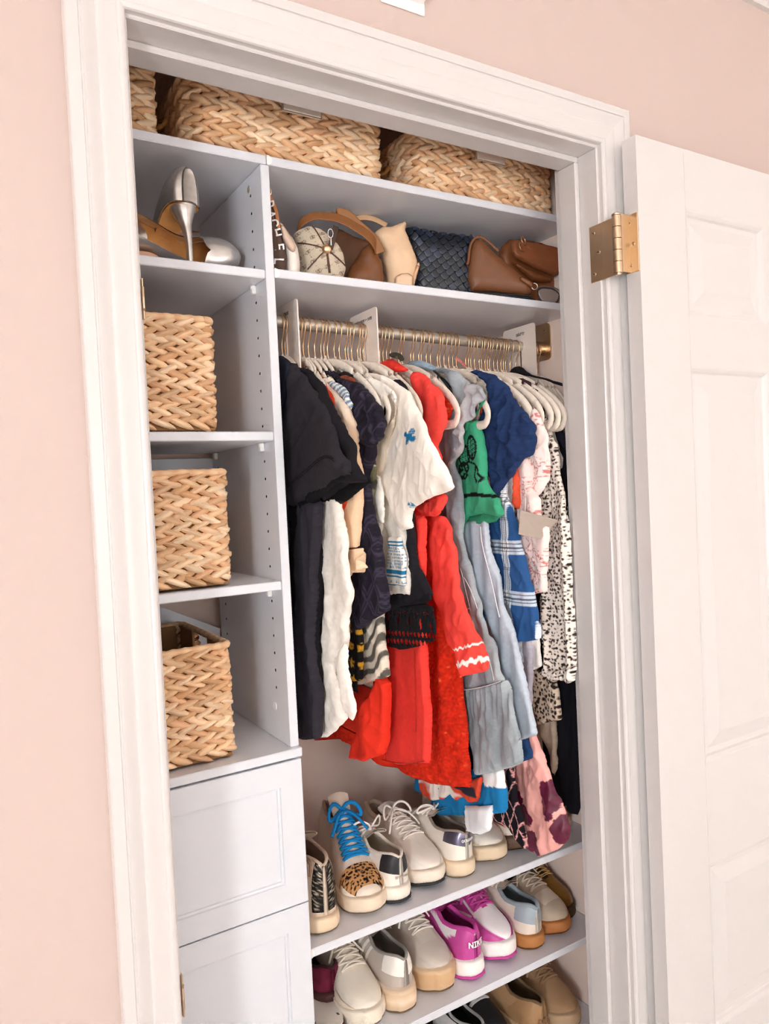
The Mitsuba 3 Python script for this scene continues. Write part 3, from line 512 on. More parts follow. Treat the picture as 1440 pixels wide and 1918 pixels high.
 'floral_sleeve': (1.035, 0, [-46,1500,-61,1516,-81,1521,-92,1509,-100,1485,-108,1451,-105,1404,-101,1377,-91,1354,-76,1340,-60,1353,-53,1387,-48,1427]),
 'floral_sleeve2': (1.02, 0, [-28,1422,-66,1420,-69,1406,-69,1371,-83,1350,-98,1337,-100,1308,-101,1288,-34,1287,-33,1312,-36,1376]),
 'floral_body': (1.027, 0, [-18,1286,-111,1279,-104,1202,-97,1145,-64,1137,-53,1161,-36,1228]),
 'dot_body': (1.11, 0, [19,1555,4,1543,-23,1509,-39,1477,-55,1449,-59,1404,-68,1364,-78,1323,-84,1280,-84,1317,-90,1253,-87,1149,-91,1088,-93,988,-90,958,-29,946,6,946,10,1033,9,1117,-13,1159,-16,1235,0,1324,-21,1376,-29,1457,-12,1518]),
 'dot_ruffle': (1.105, 0, [7,959,-34,957,-97,980,-95,948,-75,939,-50,941,-33,936,-16,935,1,943]),
 'dot_skirt': (1.1256, 0, [56,947,-12,940,-19,892,-25,844,16,829,52,814,62,862]),
 'tie': (1.1644, 0, [134,1639,122,1644,102,1643,86,1636,74,1625,59,1616,14,1600,-30,1584,-30,1577,-1,1588,29,1601,65,1613,91,1620,110,1620,124,1615,134,1623]),
 'plum': (1.11, 0, [51,1604,31,1602,13,1592,-10,1576,-22,1565,-10,1560,-6,1532,4,1541,21,1564]),
 'black_r1': (1.185, 0, [35,1503,13,1505,-1,1491,-9,1469,-7,1427,10,1460]),
 'black_r2': (1.2, 0, [74,1476,54,1496,28,1463,8,1432,4,1363,3,1273,-6,1276,0,882,-4,765,-6,646,10,600,37,595,50,668,68,745,75,867,148,979,106,1275]),
 'white_strap': (1.18, 0, [42,1499,28,1504,13,1479,0,1449,-9,1420,-8,1397,3,1400,13,1428,29,1468]),
 'lavender': (1.07, 0, [57,1032,-6,1043,-2,948,3,872,15,883,30,942,42,977]),
 'lavwhite': (1.06, 0, [40,1029,13,1036,14,975,30,973,37,989]),
 'floralhem': (1.08, 0, [10,1037,-13,1040,-20,1004,-25,971,8,956,10,990]),
 'beige_skirt': (1.1333, 0, [69,840,7,854,4,816,5,785,-2,728,12,706,29,754,63,810]),
 'navy_hem': (0.9855, 0, [-26,854,-58,855,-63,841,-81,814,-77,804,-46,788,-40,821]),
 'pink_body': (1.015, 0, [-25,855,-67,858,-91,818,-108,766,-126,733,-138,695,-146,673,-143,651,-120,625,-59,585,-30,590,-19,604,-7,656,12,703,22,741,13,782]),
 'lattice': (0.976, 0, [8,766,-32,777,-42,722,-57,669,-66,615,-53,614,-23,635,10,644,42,634,30,692]),
 'teal_body': (0.9143, 0, [244,703,36,765,-75,801,-78,722,-72,709,13,674,126,636,183,621,184,657,249,652]),
 'scallop': (0.9114, 0, [205,699,34,744,-23,772,-24,755,-14,726,1,710,25,701,45,707,58,694,80,692,92,699,119,677,160,661,190,664,203,676]),
 'pale_hem': (0.9, 0, [42,689,-55,723,-47,669,-10,646,33,636]),
 'camo_collar': (0.7707, 0, [49,1635,43,1641,29,1641,9,1634,-4,1622,3,1618,20,1626,37,1631]),
 'pink_strap': (0.9475, 0, [74,1643,67,1646,54,1643,38,1632,26,1619,32,1619,51,1634,64,1640]),
 'orange_low': (0.611, 0, [-8,1349,-33,1351,-38,1347,-15,1327]),
}
GRN, GLN = [(-22, 1446, 15, 23, 0), (6, 1433, 15, 19, 0), (9, 1400, 15, 16, 1)], [(-3, 1419, -31, 1412), (-31, 1412, -33, 1376), (-35, 1408, -47, 1381), (-47, 1381, -40, 1375), (16, 1419, 10, 1413), (-19, 1421, -23, 1434), (30, 1348, -24, 1353), (-24, 1353, -72, 1347), (30, 1344, -24, 1349), (-24, 1349, -76, 1344)]
SEAMS = {'denim':[(0.8832,[(17,945),(-46,963),(-114,989)]),(0.8832,[(23,1219),(-4,1197),(-15,1164),(-29,1122),(-39,1089),(-61,1056)]),(0.8832,[(-13,1183),(-35,1157),(-53,1122),(-67,1076)]),(0.8832,[(5,1114),(-28,1121)]),(0.8832,[(-69,1052),(-85,1021),(-95,987)])],'red':[(0.7423,[(-30,1057),(-30,1007),(-28,952),(-24,897)]),(0.7443,[(113,804),(53,814),(-44,845)])],'slip':[(0.9233,[(-25,1284),(-32,1230),(-50,1179),(-64,1130),(-72,1103)])],'tee':[(0.527,[(90,1375),(47,1384),(-31,1407),(-77,1421),(-120,1430),(-149,1423)]),(0.527,[(88,1370),(46,1380),(-32,1403),(-80,1418),(-121,1427),(-150,1418)])]}
# ---------------------------------------------------------------- colour patterns of the fabrics (y, z in metres)
H = hexc
def heather(c, amt=.12, s=420, seed=1): return lambda y, z: np.asarray(c)*(1+amt*2*(meshkit.fbm(np.c_[y*s, z*s, y*0], 2, seed)-.5)+amt*(meshkit.fbm(np.c_[y*40, z*14, y*0], 2, seed+3)-.5))[:, None]
def spots(base, dark, cell, size, seed, jag=.35, asp=1.):
    def f(y, z):
        u, w = y/cell, z/cell/asp; P = np.c_[u, w]; kd_c, best = None, np.full(len(u), 9.)
        rng = np.random.default_rng(seed); lo = np.floor(P.min(0))-1; n = (np.ceil(P.max(0))-lo+2).astype(int)
        gi, gj = np.meshgrid(np.arange(n[0]), np.arange(n[1]), indexing='ij'); C = np.c_[gi.ravel(), gj.ravel()]+lo+.5+.7*(rng.random((gi.size, 2))-.5); rad = size*(.55+.75*rng.random(gi.size))
        d, i = cKDTree(C).query(P); d = d+jag*(meshkit.noise(np.c_[P*3, u*0], seed)-.5)
        return mixc(base, dark, 1-sstep(rad[i]*.75, rad[i]*1.1, d))
    return f
def zebra(y, z):
    v = np.sin((z*185+y*90)+5.5*meshkit.fbm(np.c_[y*22, z*16, y*0], 2, 4)+4*np.sin(y*38)); return mixc(H('ddd3c2'), H('5d5851'), sstep(-.05, .35, v))
def plaid(y, z):
    c = np.tile(H('2c5488'), (len(y), 1)); u = (y+.5) % .085; w = (z+.012) % .103
    def band(q, a, b): return ((q > a) & (q < b)).astype(float)
    bw = np.maximum(band(w, .0, .028), 0); bu = band(u, .020, .043)
    c = mixc(c, H('cfdbe6'), .80*bw); c = mixc(c, H('dde6ee'), .85*bu*(1-.3*bw)); c = mixc(c, H('f4f6f6'), bw*bu)
    for q0 in (.006, .0125, .0205): c = mixc(c, H('1d2c4a'), .85*band(w, q0, q0+.0022))
    for q0 in (.024, .030, .037): c = mixc(c, H('1d2c4a'), .85*band(u, q0, q0+.002))
    for q0 in (.070, .075): c = mixc(c, H('1d2c4a'), .55*band(w, q0, q0+.0018)*bu)
    return c
def toile(base, ink, cell, seed, cover=.55):
    def f(y, z):
        a = meshkit.fbm(np.c_[y/cell, z/cell, y*0], 2, seed); b = np.abs(meshkit.fbm(np.c_[y/cell*4.5, z/cell*4.5, y*0+7], 2, seed+2)-.5)
        return mixc(base, ink, sstep(cover, cover+.05, a)*(1-sstep(.03, .07, b))*.85)
    return f
def embro_blue(y, z):
    u, w = y*1000, z*1000; c = np.tile(H('efe9e1'), (len(y), 1)); i = H('27739c'); bl = np.zeros(len(y))
    for a, b in ((1180, 1183), (1186, 1188.5), (1203, 1206), (1209, 1217), (1262, 1265), (1268, 1271)): bl = np.maximum(bl, (w > a)*(w < b))
    for zc in (1193.5, 1200.): bl = np.maximum(bl, (np.hypot((u+.5) % 13-6.5, w-zc+.0) < 2.4)*(np.hypot((u+.5) % 13-6.5, w-zc) > .9)*(zc == 1193.5))
    mid = (w > 1218)*(w < 1261); dots = (np.sin(u*1.25) > -.2)*(np.sin(w*1.05) > -.35); dia = np.abs(np.abs((u % 46)-23)*1.5-np.abs(w-1238)) < 3.2
    bl = np.maximum(bl, mid*np.maximum(dots*.92, dia*0)); bl = np.where(mid*dia > 0, .0, bl)
    return mixc(c, i, bl)
def flower(y, z):
    c = heather(H('efe6dc'), .05)(y, z); i = H('1f6d9c'); u, w = (y-FC[0])*1000*.64, (z-FC[1])*1000; r = np.hypot(u, w); th = np.arctan2(w, u)-.55
    a_ = .78-.26; p_, q_ = u*math.cos(a_)+w*math.sin(a_), -u*math.sin(a_)+w*math.cos(a_); hole = (np.sin(u*2.1)*np.sin(w*2.1) > .72)
    arm = lambda s_, t_: (abs(t_) < 3.2+2.2*(abs(s_) > 6.5)*(abs(s_) < 13)) & (abs(s_) < 15.5)
    cross = arm(p_, q_) | arm(q_, p_) | (r < 7)
    c = mixc(c, i, cross*(1-.6*hole)); u2, w2 = (y-FC2[0])*1000, (z-FC2[1])*1000
    return mixc(c, H('3b7fa8'), (np.hypot(u2*.8, w2) < 6)*(meshkit.noise(np.c_[u2*.6, w2*.6, u2*0], 3) > .35))
def lace(ink, under): # colours only for threads; the net itself has real holes
    return heather(ink, .3, 600)
def tweed(y, z):
    n = meshkit.noise(np.c_[y*500, z*420, y*0], 3); c = heather(H('bf2713'), .42, 330, 5)(y, z)*(1+.22*np.sign(np.sin(z*2*PI/.006+2*np.sin(y*900)))*(meshkit.noise(np.c_[y*260, z*260, y*0], 8)-.2))[:, None]
    return mixc(c, H('ff8a5a'), sstep(.86, .97, n)*.8)
def denim(light, dark, s=1.):
    def f(y, z):
        n = meshkit.fbm(np.c_[y*30, z*9, y*0], 3, 8); t = meshkit.noise(np.c_[(y+z)*900, (y-z)*260, y*0], 2)
        return mixc(light, dark, sstep(.25, .75, n)*.75+.3*(t-.5))
    return f
def crepe(c, amt=.35): return lambda y, z: np.asarray(c)*(1+amt*2*(meshkit.noise(np.c_[y*150, z*420, y*0], 6)-.5)+.15*(meshkit.fbm(np.c_[y*40, z*40, y*0], 2, 2)-.5))[:, None]
def lattice_pat(y, z):
    u = np.abs(((y*38+z*16) % 1)-.5); w = np.abs(((y*38-z*16) % 1)-.5); return mixc(H('17131a'), H('d39a98'), np.maximum(u < .055, w < .055)*1.)
def burg(y, z):
    a = np.zeros(len(y)); u, w = y*1000, z*1000; n = 8*(meshkit.fbm(np.c_[y*90, z*90, y*0], 3, 4)-.5)*2
    for cy, cz, ry, rz in BUR: a = np.maximum(a, np.hypot((u-cy)/ry, (w-cz)/rz)+n/28 < 1)
    c = heather(H('e2a29a'), .07, 60)(y, z); return mixc(c, heather(H('5a1230'), .3, 120)(y, z), a)
BUR = [(-32, 665, 26, 20), (-107, 724, 22, 44), (-52, 614, 32, 24), (-4, 686, 14, 24), (-133, 668, 18, 28), (-35, 584, 26, 12), (10, 640, 16, 26)]
def scal(y, z):
    n = meshkit.fbm(np.c_[y*18, z*24, y*0], 2, 6); c = mixc(H('f0e6dd'), H('cf4a33'), sstep(.52, .56, n)); return mixc(c, H('2a2a35'), sstep(.70, .73, n))
def teal(y, z): return mixc(H('1b72a8'), H('e9e9ea'), ((z > .757+.004*np.sin(y*70)) & (y < -.01)).astype(float))*(1+.1*(meshkit.fbm(np.c_[y*60, z*30, y*0], 2, 1)-.5))[:, None]
def stripe(a, b, p, ang=0.): return lambda y, z: mixc(a, b, (np.sin((z+ang*y)*2*PI/p) > .1)*1.)
def ric(y, z):
    c = heather(H('e8483f'), .08, 90)(y, z); s = z-RIC[0]-RIC[1]*y
    for off, wd, am, wl in ((.0, .0048, .0028, .016), (.030, .0022, .0016, .011)): c = mixc(c, H('f3ece4'), (np.abs(s-off-am*np.sin(y*2*PI/wl)) < wd)*1.)
    return c
def greenline(y, z):
    c = heather(H('3f9f78'), .07, 60)(y, z); k = np.zeros(len(y)); u, w = y*1000, z*1000
    for cy, cz, ry, rz, fill in GRN:
        d = np.hypot((u-cy)/ry, (w-cz)/rz); k = np.maximum(k, np.abs(d-1) < .14); ins = d < 1
        k = np.maximum(k, ins*((np.abs((u-cy) % 7-3.5) < .9)|(np.abs((w-cz+.35*(u-cy)) % 9-4.5) < 1)) if fill == 0 else ins*(meshkit.noise(np.c_[u*.35, w*.35, u*0], 2) < .62))
    for (y0, z0, y1, z1) in GLN:
        d = V(y1-y0, z1-z0); L = d@d; s = np.clip(((u-y0)*d[0]+(w-z0)*d[1])/L, 0, 1); k = np.maximum(k, np.hypot(u-y0-s*d[0], w-z0-s*d[1]) < 2.1)
    return mixc(c, H('15181a'), k)
def camo(y, z): return mixc(mixc(H('6d6a55'), H('c9c3b4'), sstep(.5, .55, meshkit.fbm(np.c_[y*30, z*45, y*0], 2, 1))), H('3a3830'), sstep(.55, .6, meshkit.fbm(np.c_[y*35, z*50, y*0+4], 2, 7)))
def goldfl(y, z): return mixc(H('141214'), H('b98a2c'), (np.hypot((y*1000) % 34-17, (z*1000) % 34-14) < 8.5+2*np.sin(np.arctan2((z*1000) % 34-14, (y*1000) % 34-17)*5))*(meshkit.noise(np.c_[y*300, z*300, y*0], 1) > .2))
def quilt(y, z):
    u = np.abs(((y*26+z*15) % 1)-.5); w = np.abs(((y*26-z*15) % 1)-.5); q = np.minimum(u, w); l = ((q < .05)|((q > .13)&(q < .17)))*1.
    return mixc(heather(H('211d27'), .3, 300)(y, z), H('3b3546'), l*.9)
def flor(base):
    def f(y, z):
        c = np.tile(base, (len(y), 1)); rng = np.random.default_rng(3)
        for k in range(9):
            cy, cz = rng.uniform(20, 90), rng.uniform(930, 985); th = np.arctan2(z*1000-cz, y*1000-cy); r = np.hypot(y*1000-cy, z*1000-cz); c = mixc(c, (H('d8433f'), H('26345e'), H('d8433f'))[k % 3], (r < 5+2.2*np.cos(5*th))*1.); c = mixc(c, H('f2dfc0'), (r < 1.6)*1.)
        return c
    return f
def seamline(t, x, pts, r, col, nm='seam'):
    p = spline([(x, a/1000, b/1000) for a, b in pts], 30); m = tube(p, r, 5); add(t+'__'+nm, m, 'm_cloth', smooth=True, color=np.tile(col, (len(m.vertices), 1)))
# ---------------------------------------------------------------- the garments
FC, FC2, RIC = (-.1116, 1.4611), (-.0981, 1.3385), (.9995, -.338)
def outl(k): x, g, a = G[k]; return x, g, np.array(a, float).reshape(-1, 2)/1000
def piece(t, part, k, pat, label=None, mat_='m_cloth', bsd=0., **o):
    x, g, out = outl(k); o = {'h': .0055, 'T': .005, 'seed': sum(map(ord, k)), **o}
    m = pillow(out, x+bsd, g, **o); v = m.vertices
    col = pat(v[:, 1], v[:, 2]) if callable(pat) else heather(pat)(v[:, 1], v[:, 2])
    return add(t+'__'+part, m, mat_, label, smooth=True, color=np.clip(col, 0, 1))
MX = lambda x: x-float(np.interp(x, [.545, .562, .60, .69, .76, .95, 1.05, 1.165, 1.21, 1.24], [.006, .009, .026, .042, .042, .05, .055, .055, .03, .03]))
def garment(name, label, cat, *parts, back=None, group=None):
    t = thing(name, label, cat, group)
    for part, k, pat, o in parts: piece(t, part, k, pat, **o)
    if back:
        x, z0, z1, pat, *r = back; x = MX(x)+.004; yf = r[0] if r else .06
        o = [(yf, z1-.03), (RY, z1), (.22, z1-.02), (.315, z1-.075), (.322, z1-.2), (.325, z0), (yf, z0)]
        m = pillow(o, x, T=.003, R=.01, h=.011, fold=.001, wr=0, seed=int(x*1000)); v = m.vertices
        add(t+'__back_panel', m, 'm_cloth', smooth=True, color=np.clip(pat(v[:, 1], v[:, 2]) if callable(pat) else heather(pat)(v[:, 1], v[:, 2]), 0, 1))
    return t
K1, K2, NV = H('2a272c'), H('1b191d'), H('20222e')
garment('tee_shirt', 'dark navy top hanging tight against the tower panel', 'top', ('body', 'navy_body', NV, dict(T=.006, fold=.003)))
t = garment('tee_shirt', 'charcoal short-sleeved tee with folded cuff, frontmost on the left', 'tee', ('yoke', 'tee1_yoke', K1, dict(T=.006)), ('sleeve', 'tee1_sleeve', K1, dict(T=.014, R=.03, fold=.012, fy=9, fz=4, shear=.55)),
        ('sleeve_lining', 'tee1_lining', H('121114'), dict(T=.010)), ('body', 'tee1_body', heather(H('2e2b32'), .2), dict(T=.010, fold=.010, fy=22)), back=(.572, .90, 1.62, K1))  # sleeve inside is coloured near-black to hold the shade of the opening
for pts in SEAMS['tee']: seamline(t, *pts, .0009, H('17151a'), 'hem_seam')
garment('tee_shirt', 'black tee whose wide short sleeve shows behind the charcoal one', 'tee', ('sleeve', 'tee2_sleeve', K2, dict(T=.012, R=.025, fold=.008, shear=.5)), ('sleeve_lining', 'tee2_lining', H('0d0c0e'), dict(T=.008)), ('body', 'tee2_body', H('141316'), dict(T=.007)), back=(.598, 1.0, 1.62, K2))  # shade inside the wide sleeve is put into its darker colour
t = garment('button_shirt', 'long-sleeved white shirt with an open buttoned cuff', 'shirt', ('sleeve', 'shirt_sleeve', H('e9e3da'), dict(T=.008, R=.016, fold=.009, fz=3)), ('cuff_flap', 'shirt_flap', H('ece6dd'), dict(T=.005, R=.01)), ('body', 'shirt_body', H('ded6cb'), dict(T=.006)), back=(.634, 1.0, 1.62, H('ded6cb')))
bx, _, _ = G['shirt_sleeve']; add(t+'__button', trimesh.creation.cylinder(.0052, .0025, sections=20, transform=frame4((bx-.009, .006, .953), V(0, 1, 0), V(0, 0, 1), V(1, 0, 0))), 'm_plastic', 'pearly shirt button')
garment('blouse', 'orange top, only a narrow strip visible behind the black sleeves', 'top', ('body', 'orange_body', H('d9472c'), dict(T=.005, fold=.003)), ('lower_edge', 'orange_low', H('d9472c'), dict(T=.004)), back=(.648, 1.28, 1.62, H('d9472c')))
garment('blouse', 'peach blouse with long sleeve ending in a gathered ruffle cuff', 'blouse', ('sleeve', 'peach_sleeve', lambda y, z: mixc(H('e6c3a2'), H('f0e0cf'), sstep(1.44, 1.56, z)), dict(T=.010, fold=.006, fy=26)), ('cuff_ruffle', 'peach_ruffle', H('e3c3a3'), dict(T=.0025, R=.004, fold=.022, fy=75, fz=4, h=.0022, wr=0)), back=(.661, 1.25, 1.62, H('e6c3a2')))
garment('blouse', 'blue and white striped top peeking out beside the peach blouse', 'top', ('shoulder', 'blue_stripe', stripe(H('e6e4e0'), H('6f8ba5'), .011, .6), dict(T=.005, h=.003)), back=(.668, 1.2, 1.6, H('cfd3d4')))
garment('blouse', 'black quilted-look blouse with puffed sleeve and rust embroidery', 'blouse', ('collar', 'black_collar', quilt, dict(T=.010)), ('collar', 'black_collar2', K2, dict(T=.010)), ('sleeve', 'black_puff', quilt, dict(T=.014, R=.025, fold=.012, fy=16, fz=14, h=.003, wr=.011, ws=1.4)), ('body', 'black_body', quilt, dict(T=.012, fold=.008, h=.0035)),
        ('embroidery', 'patch', lambda y, z: mixc(H('9c4f34'), H('4d2a26'), meshkit.noise(np.c_[y*500, z*500, y*0], 1)), dict(T=.004, h=.003, bsd=-.004)), back=(.693, 1.08, 1.63, H('211d27')))
garment('blouse', 'black top with golden flowers hanging below the quilted blouse', 'top', ('body', 'goldflower_body', goldfl, dict(T=.007, h=.003)), back=(.704, .97, 1.6, H('141214')))
garment('blouse', 'olive camouflage top, a sliver between black and white tops', 'top', ('body', 'camo_body', camo, dict(T=.005, h=.004)), back=(.711, 1.2, 1.6, H('6d6a55')))
garment('tank_top', 'white sleeveless top with hanger showing through its armhole', 'top', ('front', 'tank_near', H('ece7df'), dict(T=.004, R=.012, fold=.003)), ('armhole_edge', 'tank_far', H('d3c3b0'), dict(T=.005)), ('body', 'tank_body', H('dfd6ca'), dict(T=.006)), back=(.746, 1.12, 1.61, H('e6ddd0')))  # far inner layer tinted darker beige, painting in the shade inside the armhole
garment('zebra_top', 'zebra-print top hanging low under the black quilted blouse', 'top', ('body', 'zebra_body', zebra, dict(T=.010, h=.0026, fold=.007)), back=(.739, .97, 1.6, zebra))
garment('blouse', 'white kimono-sleeved blouse with blue cross-stitch flower and border', 'blouse', ('sleeve', 'kimono_sleeve', flower, dict(T=.010, R=.02, fold=.011, fy=9, fz=5, h=.0024)), ('body', 'kimono_body', H('ebe5dc'), dict(T=.009, fold=.006)), ('embroidered_border', 'embro', embro_blue, dict(T=.006, h=.0018, bsd=-.0065, fold=.002)), back=(.769, 1.15, 1.61, H('ebe5dc')))
t = garment('red_dress', 'plain coral red dress hanging left of the orange tweed', 'dress', ('collar', 'red_collar', H('d8382e'), dict(T=.010)), ('body', 'red_body', H('dc3b33'), dict(T=.009, fold=.007, fy=14, fz=1.2, wr=.0025)), back=(.812, .80, 1.62, H('dc3b33')))
for pts in SEAMS['red']: seamline(t, *pts, .0008, H('a82a24'))
garment('knit_dress', 'red dress with a ribbed left half, lowest at the left', 'dress', ('body', 'rib_body', lambda y, z: H('d5301f')*(1+.28*np.where(y+.12*(z-.9) > .15, np.sign(np.sin(y*2*PI/.0052)), 0.))[:, None], dict(T=.012, h=.0024, fold=.010)), back=(.752, .85, 1.6, H('d5301f')))
# lace-trimmed black blouse: net with real holes
def lace_poly(k, kind):
    x, g, out = outl(k); P = Polygon(chaikin(out)).buffer(0); y0, z0, y1, z1 = P.bounds; holes = []
    if kind == 0: holes = [Point(y, (z0+z1)/2+.25*(y-.07)+d).buffer(.0052) for y in np.arange(y0, y1, .0135) for d in (0,)]
    else:
        sl = .27
        for y in np.arange(y0-.02, y1+.02, .0125): holes += [shapely.affinity.scale(Point(y, z0+.012+sl*(y1-y)*.35).buffer(.0047), 1, 1.25), shapely.affinity.scale(Point(y+.006, z0+.027+sl*(y1-y)*.35).buffer(.0047), 1, 1.1)]
        for y in np.arange(y0, y1+.02, .036):
            for s in (-1, 1):
                for d in (.004, .0105): c = V(y+s*d, z0+.068+.1*(y1-y)); holes.append(Polygon([c+V(-.0018, 0), c+V(0, -.010+d*.5), c+V(.0018, 0), c+V(0, .010-d*.5)]))
            holes.append(Polygon([(y+.018-.005, z0+.060), (y+.018, z0+.045), (y+.018+.005, z0+.060), (y+.018, z0+.075)]))
    return P.difference(shapely.union_all(holes)).buffer(-.0003).buffer(.0003)
t = garment('blouse', 'black blouse with a crocheted lace hem over the red dress', 'blouse', ('body', 'lace_body', heather(H('1d1b20'), .2), dict(T=.008, fold=.006)), back=(.803, 1.12, 1.6, H('1d1b20')))
for part, k, kind in (('lace_band', 'lace_band1', 0), ('lace_hem', 'lace_band2', 1)):
    x, g, _ = outl(k); m = pillow(lace_poly(k, kind), x-.002, T=.0022, R=.0025, h=.0028, fold=.005, fy=14, smooth_n=0, seed=4, wr=0)
    add(t+'__'+part, m, 'm_cloth', 'black crochet lace with open rings', smooth=True, color=np.tile(H('19171b'), (len(m.vertices), 1)))
garment('coral_blouse', 'coral red short-sleeved top with gathered puff cuff', 'top', ('sleeve', 'coral_sleeve', H('e8463e'), dict(T=.011, R=.025, fold=.010)), ('puff_cuff', 'coral_puff', H('e2443b'), dict(T=.011, R=.018, fold=.010, fy=30, fz=18, h=.003, wr=.012, ws=1.6)), back=(.85, 1.2, 1.62, H('e8463e')))
garment('coral_tunic', 'coral tunic whose long sleeve carries white ric-rac trim', 'tunic', ('sleeve', 'ric_sleeve', ric, dict(T=.010, R=.016, fold=.012, fy=18, fz=9, h=.0024)), back=(.873, 1.0, 1.6, H('e8483f')))
garment('tweed_dress', 'orange-red boucle tweed dress with wide hem', 'dress', ('body', 'tweed_body', tweed, dict(T=.010, R=.02, fold=.012, fy=12, fz=1.2, h=.004, fn=lambda y, z: .42*y*sstep(.92, 1.12, z))), ('cap_sleeve', 'tweed_cap', tweed, dict(T=.012, h=.003, fold=.006)))
DL, DD = H('a6afb4'), H('68727a')
t = garment('denim_dress', 'pale grey washed denim dress with ruffled armhole and tiered skirt', 'dress', ('collar', 'denim_collar', denim(H('9db3c4'), H('7c93a6')), dict(T=.012, h=.004)), ('bodice', 'denim_body', denim(DL, DD), dict(T=.008, R=.014, fold=.012, fy=26, h=.0036)), ('skirt_tier', 'denim_skirt', denim(DL, H('737c82')), dict(T=.006, R=.009, fold=.009, fy=34, fz=2.5, h=.003, fn=lambda y, z: .0055*np.sin(y*2*PI/.014+5*meshkit.noise(np.c_[y*20, z*6, y*0], 3))*sstep(.86, .97, z+.35*y))),
            ('ruffle', 'denim_ruffle', denim(H('c3c3c6'), H('8f9096')), dict(wr=0, T=.006, R=.008, fold=.014, fy=36, fz=26, h=.003)), ('armhole_lining', 'denim_hole', denim(H('8b9298'), H('6c7378')), dict(T=.004)), back=(.955, .95, 1.62, denim(DL, DD)))
for pts in SEAMS['denim']: seamline(t, *pts, .0011, H('d5d8d8'))
t = garment('green_top', 'green top with black line embroidery and turned sleeve edge', 'top', ('strap', 'green_strap', H('358b67'), dict(T=.006, R=.012)), ('body', 'green_body', greenline, dict(T=.010, fold=.006, h=.0026)), ('sleeve_lining', 'green_inner', H('358b67'), dict(T=.004)), back=(.98, 1.2, 1.6, H('3f9f78')))
t = garment('slip_dress', 'long pale blue-grey satin dress beside the denim dress', 'dress', ('body', 'slip_body', H('b2bdc9'), dict(T=.007, R=.010, fold=.008, fy=20, fz=1.0, wr=.0015, mat_='m_satin')), back=(.991, .85, 1.6, H('b2bdc9')))
for pts in SEAMS['slip']: seamline(t, *pts, .0012, H('e8e8ea'), 'piping')
garment('blouse', 'navy textured blouse with a big gathered balloon sleeve', 'blouse', ('sleeve', 'navy_blouse', crepe(H('1f3156'), .25), dict(T=.014, R=.022, fold=.012, fy=14, fz=13, h=.003, wr=.013, ws=1.25, bsd=.006)), back=(1.008, 1.1, 1.63, crepe(H('22335a'))))
garment('plaid_dress', 'blue plaid dress with white check bands', 'dress', ('body', 'plaid_body', plaid, dict(T=.010, fold=.007, fy=22, fz=1.2, h=.0022)), back=(1.044, 1.05, 1.6, H('2c5488')))
garment('orange_top', 'orange top, a thin strip beside the pink floral blouse', 'top', ('body', 'orange2_body', H('e2573b'), dict(T=.006)), back=(1.065, 1.3, 1.6, H('e2573b')))
FP = toile(H('f2dcd6'), H('b8504f'), .034, 4, .43)
garment('floral_blouse', 'white and pink toile-print blouse with full sleeves', 'blouse', ('sleeve', 'floral_sleeve', FP, dict(T=.010, R=.018, fold=.014, fy=26, fz=8, h=.0024)), ('sleeve', 'floral_sleeve2', FP, dict(T=.012, fold=.008, fy=26, h=.0024)), ('body', 'floral_body', FP, dict(T=.009, fold=.006, h=.0024)), back=(1.087, 1.12, 1.6, H('f2dcd6')))
DP = spots(H('f3e7dc'), H('2b211d'), .0074, .36, 5, .3, 1.15)
garment('dotted_dress', 'long cream dress with small dark animal spots and frilled tiers', 'dress', ('body', 'dot_body', DP, dict(T=.009, R=.016, fold=.014, fy=34, fz=1.2, h=.0021)), ('frill', 'dot_ruffle', DP, dict(T=.010, fold=.012, fy=70, fz=10, h=.0021)), ('underskirt', 'dot_skirt', spots(H('dcc9b4'), H('2b211d'), .009, .40, 6, .3, 1.2), dict(T=.008, fold=.006, h=.0021)), back=(1.17, .95, 1.6, H('e6d8c9')))
garment('black_dress', 'black dress at the right end with knotted black ties on its hanger', 'dress', ('tie', 'tie', K2, dict(T=.008, R=.01)), ('strap', 'black_r1', H('23212c'), dict(T=.006)), ('body', 'black_r2', H('16151b'), dict(T=.012, fold=.010)), back=(1.236, .60, 1.6, H('16151b')))
garment('plum_shirt', 'dark plum shirt folded over a hanger near the right end', 'shirt', ('shoulder', 'plum', H('3a262c'), dict(T=.008, fold=.006)), back=(1.17, 1.25, 1.6, H('3a262c')))
garment('white_top', 'white top with a broad strap at the far right', 'top', ('strap', 'white_strap', H('d9d2ca'), dict(T=.005)), back=(1.208, 1.2, 1.6, H('e3ded8')))
garment('lavender_trousers', 'pale lavender trousers below the plaid dress', 'trousers', ('leg', 'lavender', H('c9c3cf'), dict(T=.008, fold=.006)), ('waist_fold', 'lavwhite', stripe(H('d9dfe6'), H('a9b9cb'), .02), dict(T=.004)), back=(1.13, .87, 1.58, H('c9c3cf')))
garment('floral_skirt', 'white skirt with red and navy flowers at its hem', 'skirt', ('hem', 'floralhem', flor(H('eee6e0')), dict(T=.006, h=.0024)), back=(1.14, .96, 1.58, H('eee6e0')))
garment('beige_skirt', 'beige skirt hanging low under the spotted dress', 'skirt', ('body', 'beige_skirt', H('a99886'), dict(T=.008, fold=.006)), back=(1.185, .70, 1.58, H('a99886')))
garment('navy_skirt', 'dark blue skirt corner with a snap, below the pale satin dress', 'skirt', ('hem', 'navy_hem', H('24416b'), dict(T=.006)), back=(1.042, .80, 1.58, H('24416b')))
garment('pink_skirt', 'long pink satin skirt with ragged burgundy blossoms', 'skirt', ('body', 'pink_body', burg, dict(T=.011, R=.02, fold=.016, fy=22, fz=4, h=.0026, mat_='m_satin')), back=(1.075, .60, 1.58, H('e2a29a')))
